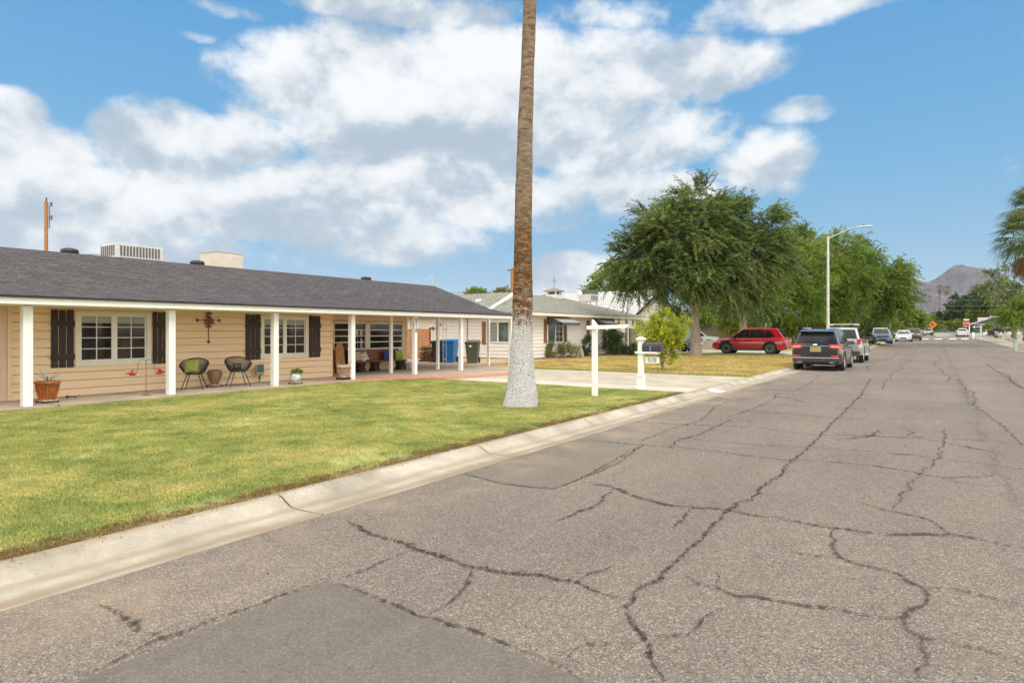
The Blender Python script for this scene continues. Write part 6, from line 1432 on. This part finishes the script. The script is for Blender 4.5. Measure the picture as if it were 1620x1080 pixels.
# overhead wires
m = MB()
for i, (py0, py1) in enumerate(((475, 475), (484, 484.5), (491, 492))):
    p = []
    for k in range(9):
        px = lerp(1484, 1640, k/8); X_, Y_ = onY(px, 152), 152.0; p.append((X_, Y_, hz(lerp(py0, py1, k/8), X_, Y_)-.5*math.sin(math.pi*k/8)*0))
    m.tube(p, .010, 5)
o = m.build('overhead_wires', M_GALV); tag(o, 'three thin wires strung across the end of the street', 'wires')
p0 = Vector((*col(73, 40.2), hz(322, *col(73, 40.2)))); pts = []
a, b = Vector((*col(-60, 40), hz(388, *col(-60, 40)))), Vector((*col(175, 40), hz(402, *col(175, 40))))
pts = [a.lerp(b, k/10)+Vector((0, 0, -.25*math.sin(math.pi*k/10))) for k in range(11)]
o = MB().tube(pts, .018, 5).build('overhead_cable', M_BLACK); tag(o, 'thin black cable running just over the tan house ridge at far left', 'wires')
a, b = Vector((*col(688, 50), hz(463, *col(688, 50)))), Vector((*col(812, 50), hz(462, *col(812, 50))))
o = MB().tube([a.lerp(b, k/8) for k in range(9)], .015, 5).build('overhead_cable', M_BLACK); tag(o, 'thin cable passing above the grey roof between tan house and palm', 'wires')

# stop sign, orange sign
x, y = col(1529, 106); zg = gz(y)+.1
st = thing('stop_sign', 'red octagonal stop sign with a street name plate on top', 'stop sign', (x, y, zg)); zc = hz(511.5, x, y)-zg; r = .46
MB().tube([(0, .04, 0), (0, .04, zc+.75)], .03, 8).build('post', M_GALV, st)
oc = [(r*math.cos(R(22.5+45*k)), zc+r*math.sin(R(22.5+45*k))) for k in range(8)]
MB().prism([(a*1.06, zc+(b-zc)*1.06) for a, b in oc], -.008, .0, 'y').build('border', M_WHITE, st); pl = MB().prism(oc, -.014, -.0085, 'y').build('face', M_STOP, st)
text_part('STOP', .34, M_WHITE, st, (0, -.018, zc), (R(90), 0, 0), name='lettering')
MB().box(-.40, .40, -.02, 0, zc+.56, zc+.72).build('street_name_plate', M_WHITE, st)
x, y = col(1475.5, 140); zg = gz(y)
og = thing('warning_sign', 'orange diamond warning sign on a stand at the end of the street', 'road sign', (x, y, zg)); zc = hz(513.5, x, y)-zg; r = .85
MB().prism([(0, zc-r), (r, zc), (0, zc+r), (-r, zc)], -.02, 0, 'y').build('face', M_ORANGE, og); MB().prism([(-.18, zc-.3), (0, zc-.05), (.16, zc-.3), (.24, zc-.1), (.06, zc+.22), (-.02, zc+.35), (-.1, zc+.2), (-.24, zc-.05)], -.026, -.021, 'y').build('symbol', M_INK, og)
MB().tube([(0, .02, 0), (0, .02, zc)], .03, 6).tube([(-.5, -.2, 0), (0, .02, .6), (.5, -.2, 0)], .025, 6).build('stand', M_GALV, og)
# painted dashes of the crosswalk
m = MB()
for px, w in ((1421, .9), (1436, 1), (1463, 1.2), (1484, 1.3), (1507, 1.2), (1526, 1.2)):
    x, y = col(px, 98+ (px-1421)*.02); m.add([(x-w*.5, y-4, gz(y-4)+.016), (x+w*.35, y-4, gz(y-4)+.016), (x+w*.5, y+4, gz(y+4)+.016), (x-w*.2, y+4, gz(y+4)+.016)], [(0, 1, 2, 3)])
tag(m.build('road_marking', M_ROADW, None, fix=False), kind='structure')
strip('stop_line', .5, 5.2, 136.2, 137.4, .016, M_ROADW)
# dark tar seam across the road
strip('tar_seam', XK, XR, 83.6, 85.2, .010, M_PATCH)
# letter boxes and posts down the street
def simplebox(label, px, Z, h, w, mat, post, cat='letter box', name='letter_box', group=None):
    x, y = col(px, Z); t = thing(name, label, cat, (x, y, gz(y)+.09), 0, group)
    MB().box(-post/2, post/2, -post/2, post/2, 0, h).build('post', M_WHITE if mat is not M_BLOCK else M_BLOCK, t, .006)
    MB().box(-.12, w, -.1, .1, h+.001, h+.22).build('box', mat, t, .03); return t
simplebox('white letter box on a white post on the left verge', 1401, 71, 1.05, .45, M_WHITE, .16)
simplebox('dark letter box on a low brick post by the right kerb', 1540, 98, .95, .4, M_BLACK, .3)
x, y = col(1408.5, 76); o = MB().tube([(0, 0, 0), (0, 0, 2.6)], .06, 8).lathe([(.1, 2.6), (.1, 2.66), (0, 2.67)]).build('marker_post', pbr('teal_post', (.08, .20, .22), .6, .1, 4)); o.location = (x, y, gz(y)+.09); tag(o, 'slim teal-grey post on the left verge right of the white letter box', 'post')
x, y = col(1434.5, 112); o = MB().tube([(0, 0, 0), (0, 0, 3.9)], .06, 8).lathe([(.09, 3.9), (.09, 3.95), (0, 3.96)]).build('pole', M_GALV); o.location = (x, y, gz(y)+.09); tag(o, 'thin grey pole between the far left trees', 'pole')
x, y = col(1552, 88); sg = thing('sign_post', 'white post holding a dark green yard sign on the right verge', 'sign post', (x, y, gz(y)+.09))
MB().box(-.07, .07, -.07, .07, 0, 2.0).build('post', M_WHITE, sg, .005); MB().box(-.95, -.08, -.03, .03, 1.75, 1.85).build('arm', M_WHITE, sg, .004); MB().box(-.85, -.2, -.015, .015, 1.1, 1.65).build('sign_panel', M_TEAL, sg, .004)
# utility cabinet at the far right
x, y = col(1618, 46); o = MB().box(-.5, .5, -.35, .35, 0, .75).box(-.52, .52, -.37, .37, .751, .80).build('utility_cabinet', pbr('pale_green_paint', (.38, .45, .40), .6, .06, 3), None, .015); o.location = (x, y, .09); 
# a brown door panel on it
o2 = MB().box(-.30, .10, -.365, -.352, .12, .62).build('panel', M_BLOCK, o); tag(o, 'pale green utility cabinet with a brown panel at the right edge', 'utility cabinet')
# blue-grey gable house across the side street
HY2 = 156.0
BH = thing('blue_grey_house', 'blue-grey gabled house at the end of the street on the right', 'house', (18, HY2, gz(HY2)))
def bh(o): o.location = (-18, -HY2, 0); return o
xa, xb = onY(1541, HY2), onY(1604, HY2); ez = 3.05-gz(HY2); pk = onY(1572, HY2); zr = 4.55-gz(HY2)
bh(MB().box(xa, xb, HY2, HY2+10, 0, ez).prism([(xa, ez), (pk, zr-.1), (xb, ez)], HY2, HY2+.2, 'y').build('wall', M_BLUEH, BH))
m = MB()
for (a, za), (b, zb_) in (((xa-1.5, ez-.35), (pk, zr)), ((pk, zr), (xb+.8, ez-.2))):
    m.add([(a, HY2-.8, za), (b, HY2-.8, zb_), (b, HY2+10.5, zb_), (a, HY2+10.5, za), (a, HY2-.8, za-.2), (b, HY2-.8, zb_-.2), (b, HY2+10.5, zb_-.2), (a, HY2+10.5, za-.2)], [(0,3,2,1),(4,5,6,7),(0,1,5,4),(1,2,6,5),(2,3,7,6),(3,0,4,7)])
bh(m.build('roof', M_ROOF3, BH))
bh(MB().box(xa, xb, HY2-.1, HY2-.01, ez-.12, ez+.03).build('trim', M_WHITE, BH))
wn = bh(MB().box(onY(1560, HY2), onY(1566.5, HY2), HY2-.1, HY2-.01, .9, 2.3).build('window', M_WHITE, BH)); MB().box(onY(1561, HY2), onY(1565.5, HY2), HY2-.115, HY2-.101, 1.0, 2.2).build('pane', M_GLASS2, wn)
bh(MB().box(xa+.01, onY(1548, HY2), HY2-.08, HY2-.01, .05, 2.3).build('carport_shade_panel', M_GLASS, BH))  # dark panel on the solid wall stands in for the shaded carport opening
for px in (1533.5, 1541.5):
    q = onY(px, HY2-.6); bh(MB().box(q-.09, q+.09, HY2-.7, HY2-.5, 0, ez-.35).build('porch_post', M_WHITE, BH))
for px, s_, lab in ((1557, 1.3, 'pale grey'), (1574, 1.0, 'cream')):
    X_, Y_ = onY(px, HY2+1.5), HY2+1.5; z = hz(505.5 if px < 1560 else 501, X_, Y_)
    o = MB().box(-.8*s_, .8*s_, -.5, .5, 0, .75*s_).box(-.83*s_, .83*s_, -.53, .53, .75*s_+.001, .8*s_).build('rooftop_cooler', M_BEIGEM if px > 1560 else M_GALV, None, .01); o.location = (X_, Y_, z-.6); tag(o, f'{lab} cooler box on the blue-grey house roof', 'cooler')
# low walls of the right yards
def lowwall(label, pts, h, mat, th=.18):
    m = MB()
    for (x0, y0), (x1, y1) in zip(pts, pts[1:]):
        d = Vector((x1-x0, y1-y0, 0)).normalized()*th/2; n = Vector((-d.y, d.x, 0)); c = [(x0, y0), (x1, y1)]
        A = [Vector((x0, y0, gz(y0)))-n, Vector((x1, y1, gz(y1)))-n, Vector((x1, y1, gz(y1)))+n, Vector((x0, y0, gz(y0)))+n]
        m.add([tuple(a) for a in A]+[(a.x, a.y, a.z+h) for a in A], [(0,3,2,1),(4,5,6,7),(0,1,5,4),(1,2,6,5),(2,3,7,6),(3,0,4,7)])
    tag(m.build('low_wall', mat), label, 'wall')
lowwall('long pale grey block wall in front of the blue-grey house', [(onY(1558, 112), 112), (30, 112)], .75, M_LBLOCK)
lowwall('low whitish wall in the right yard, nearer than the brown bush', [(onY(1568, 104), 104), (onY(1597, 104), 104), (onY(1597, 104)+.02, 96)], .42, M_LBLOCK)
lowwall('grey wall crossing the end of the street under the hedge', [(onY(1478, 153), 153), (60, 153)], .75, M_LBLOCK)
lowwall('low brown block wall between the two driveways left of the red SUV', [(-12.3, 50.6), (-20, 50.6)], .85, M_BLOCK)
# house hidden behind the left trees
LH = thing('stucco_house', 'beige stucco house in shade behind the left trees', 'house', (-18, 70, gz(70)))
def lh(o): o.location = (18, -70, 0); return o
lh(MB().box(-27, -13.5, 64, 82, 0, 2.9).build('wall', M_SHADEW, LH)); lh(MB().add([(-27.6, 63.4, 2.85), (-12.7, 63.4, 2.85), (-12.7, 82.6, 2.85), (-27.6, 82.6, 2.85), (-20, 66, 4.1), (-20, 80, 4.1)], [(0, 1, 4), (1, 2, 5, 4), (2, 3, 5), (3, 0, 4, 5), (3, 2, 1, 0)]).build('roof', M_ROOF2, LH))
for y_ in (67, 72, 77): lh(MB().box(-13.49, -13.44, y_, y_+1.6, 1.0, 2.2).build('window', M_GLASS, LH, .003))
lh(MB().box(-25.5, -21, 63.94, 63.99, .05, 2.3).build('garage_door', M_WHITE, LH)); lh(MB().box(-13.4, -13.25, 63.3, 63.45, 0, 2.8).build('porch_post', M_WHITE, LH))
# far white house down the left side
FH = thing('far_white_house', 'small white house end showing between trees far down the left side', 'house', (-13, 118, gz(118)))
o = MB().box(-2.6, 1.6, 0, 7, 0, 2.9).prism([(-2.6, 2.9), (-.5, 4.0), (1.6, 2.9)], 0, .2, 'y').build('wall', M_WHITE, FH); MB().add([(-3, -.4, 2.8), (-.5, -.4, 4.15), (2, -.4, 2.8), (-3, 7, 2.8), (-.5, 7, 4.15), (2, 7, 2.8), (-.5, -.4, 4.05)], [(0, 1, 4, 3), (1, 2, 5, 4)]).build('roof', M_ROOF2, FH)
MB().box(-1.4, -.2, -.03, -.001, .9, 2.1).build('window', M_GLASS, FH)
# litter of small details at the kerb: scattered pebbles and dry clippings
g = np.random.default_rng(5)
def litter(name, label, n, mat, zone, size):
    X = g.uniform(zone[0], zone[1], n); Y = g.uniform(zone[2], zone[3], n); Z = np.full(n, zone[4]); P = np.stack([X, Y, Z], 1); D = g.normal(size=(n, 3)); D[:, 2] = np.abs(D[:, 2])*.4
    o = leaves(name, P, D, size, size*.6, mat, None, g); tag(o, label, 'debris', None, 'stuff')
litter('dry_clippings', 'scattered dry clippings along the lawn edge and gutter', 420, L_PDEAD, (-5.3, -4.9, 1, 15, .098), .02)
litter('fallen_bits', 'tiny leaf bits scattered over the near road', 260, L_PDEAD, (-4.4, 3.5, 2, 22, .012), .022)

# ---------------------------------------------------------------- mountain
def mountain():
    rid = [(1340, 462), (1400, 455), (1435, 447), (1452, 442.5), (1466, 446), (1480, 443), (1492, 434), (1503, 425), (1512, 419.5), (1524, 419), (1535, 421.5), (1545, 424), (1556, 431), (1575, 441), (1600, 455), (1660, 470), (1760, 490), (1900, 515)]
    D = 2600; n, k = 260, 90; V = np.zeros((n, k, 3))
    for i in range(n):
        px = 1300+600*i/(n-1); py = interp(rid, px) if px > 1340 else lerp(500, 462, (px-1300)/40)
        Hh = (524-py)*D/F
        for j in range(k):
            t = j/(k-1); Zd = D-900+1500*t; x, y = col(px, Zd) if False else (0, 0)
            u = uv_(px); bx_ = (u*CC-SS)*D; by_ = (u*SS+CC)*D; off = (Zd-D)
            x = bx_-SS*off*.9; y = by_+CC*off*.9
            tt = max(0, 1-abs(off)/ (900 if off < 0 else 620)); prof_ = tt**1.25
            p = Vector((x/210, y/210, 0)); r = 0; am = 1; f = 1
            for o_ in range(6): r += am*(1-abs(mnoise.noise(p*f+Vector((o_*7, 3, 1))))*2); am *= .52; f *= 2.05
            h = Hh*prof_*(1+ (r-1.0)*.55*(1-prof_*.95)); h += (mnoise.noise(Vector((x/45, y/45, 4)))*7+mnoise.noise(Vector((x/17, y/17, 8)))*3.0)*min(1, prof_*3)
            V[i, j] = (x, y, max(-2, h))
    idx = np.arange(n*k).reshape(n, k); Fq = np.stack([idx[:-1, :-1], idx[1:, :-1], idx[1:, 1:], idx[:-1, 1:]], -1).reshape(-1, 4)
    m_, t, b, oc, out = emat('desert_mountain')
    nn_ = t.noise(oc, .02, 8, .7); n2_ = t.noise(t.map(oc, (1, 1, .4)), .09, 6, .7)
    c = t.ramp(nn_, [(.3, (.075, .065, .08)), (.5, (.125, .112, .13)), (.7, (.19, .17, .185))]); c = t.mix(1, c, t.ramp(n2_, [(.35, (.55, .55, .55)), (.6, (1.25, 1.25, 1.25))]), 'MULTIPLY')
    t.link(c, b.inputs['Base Color']); b.inputs['Roughness'].default_value = .95; b.inputs['Specular IOR Level'].default_value = .1
    bumpto(t, b, t.noise(oc, .035, 9, .72), 1.0, 22)
    o = fastmesh('mountain', V.reshape(-1, 3), Fq, m_, None, None, False); tag(o, kind='structure')
mountain()
bpy.context.view_layer.update()

# ---------------------------------------------------------------- air
hm = bpy.data.materials.new('haze'); hm.use_nodes = True; t = NT(hm.node_tree)
pv = t.new('ShaderNodeVolumePrincipled'); pv.inputs['Color'].default_value = (.80, .87, 1, 1); pv.inputs['Density'].default_value = .00007; pv.inputs['Anisotropy'].default_value = .2
t.link(pv.outputs[0], t.new('ShaderNodeOutputMaterial').inputs['Volume'])
o = MB().box(-4200, 3800, -320, 6200, -3, 420).build('haze', hm); tag(o, 'thin pale haze over the whole street out to the mountain', 'haze', None, 'stuff')
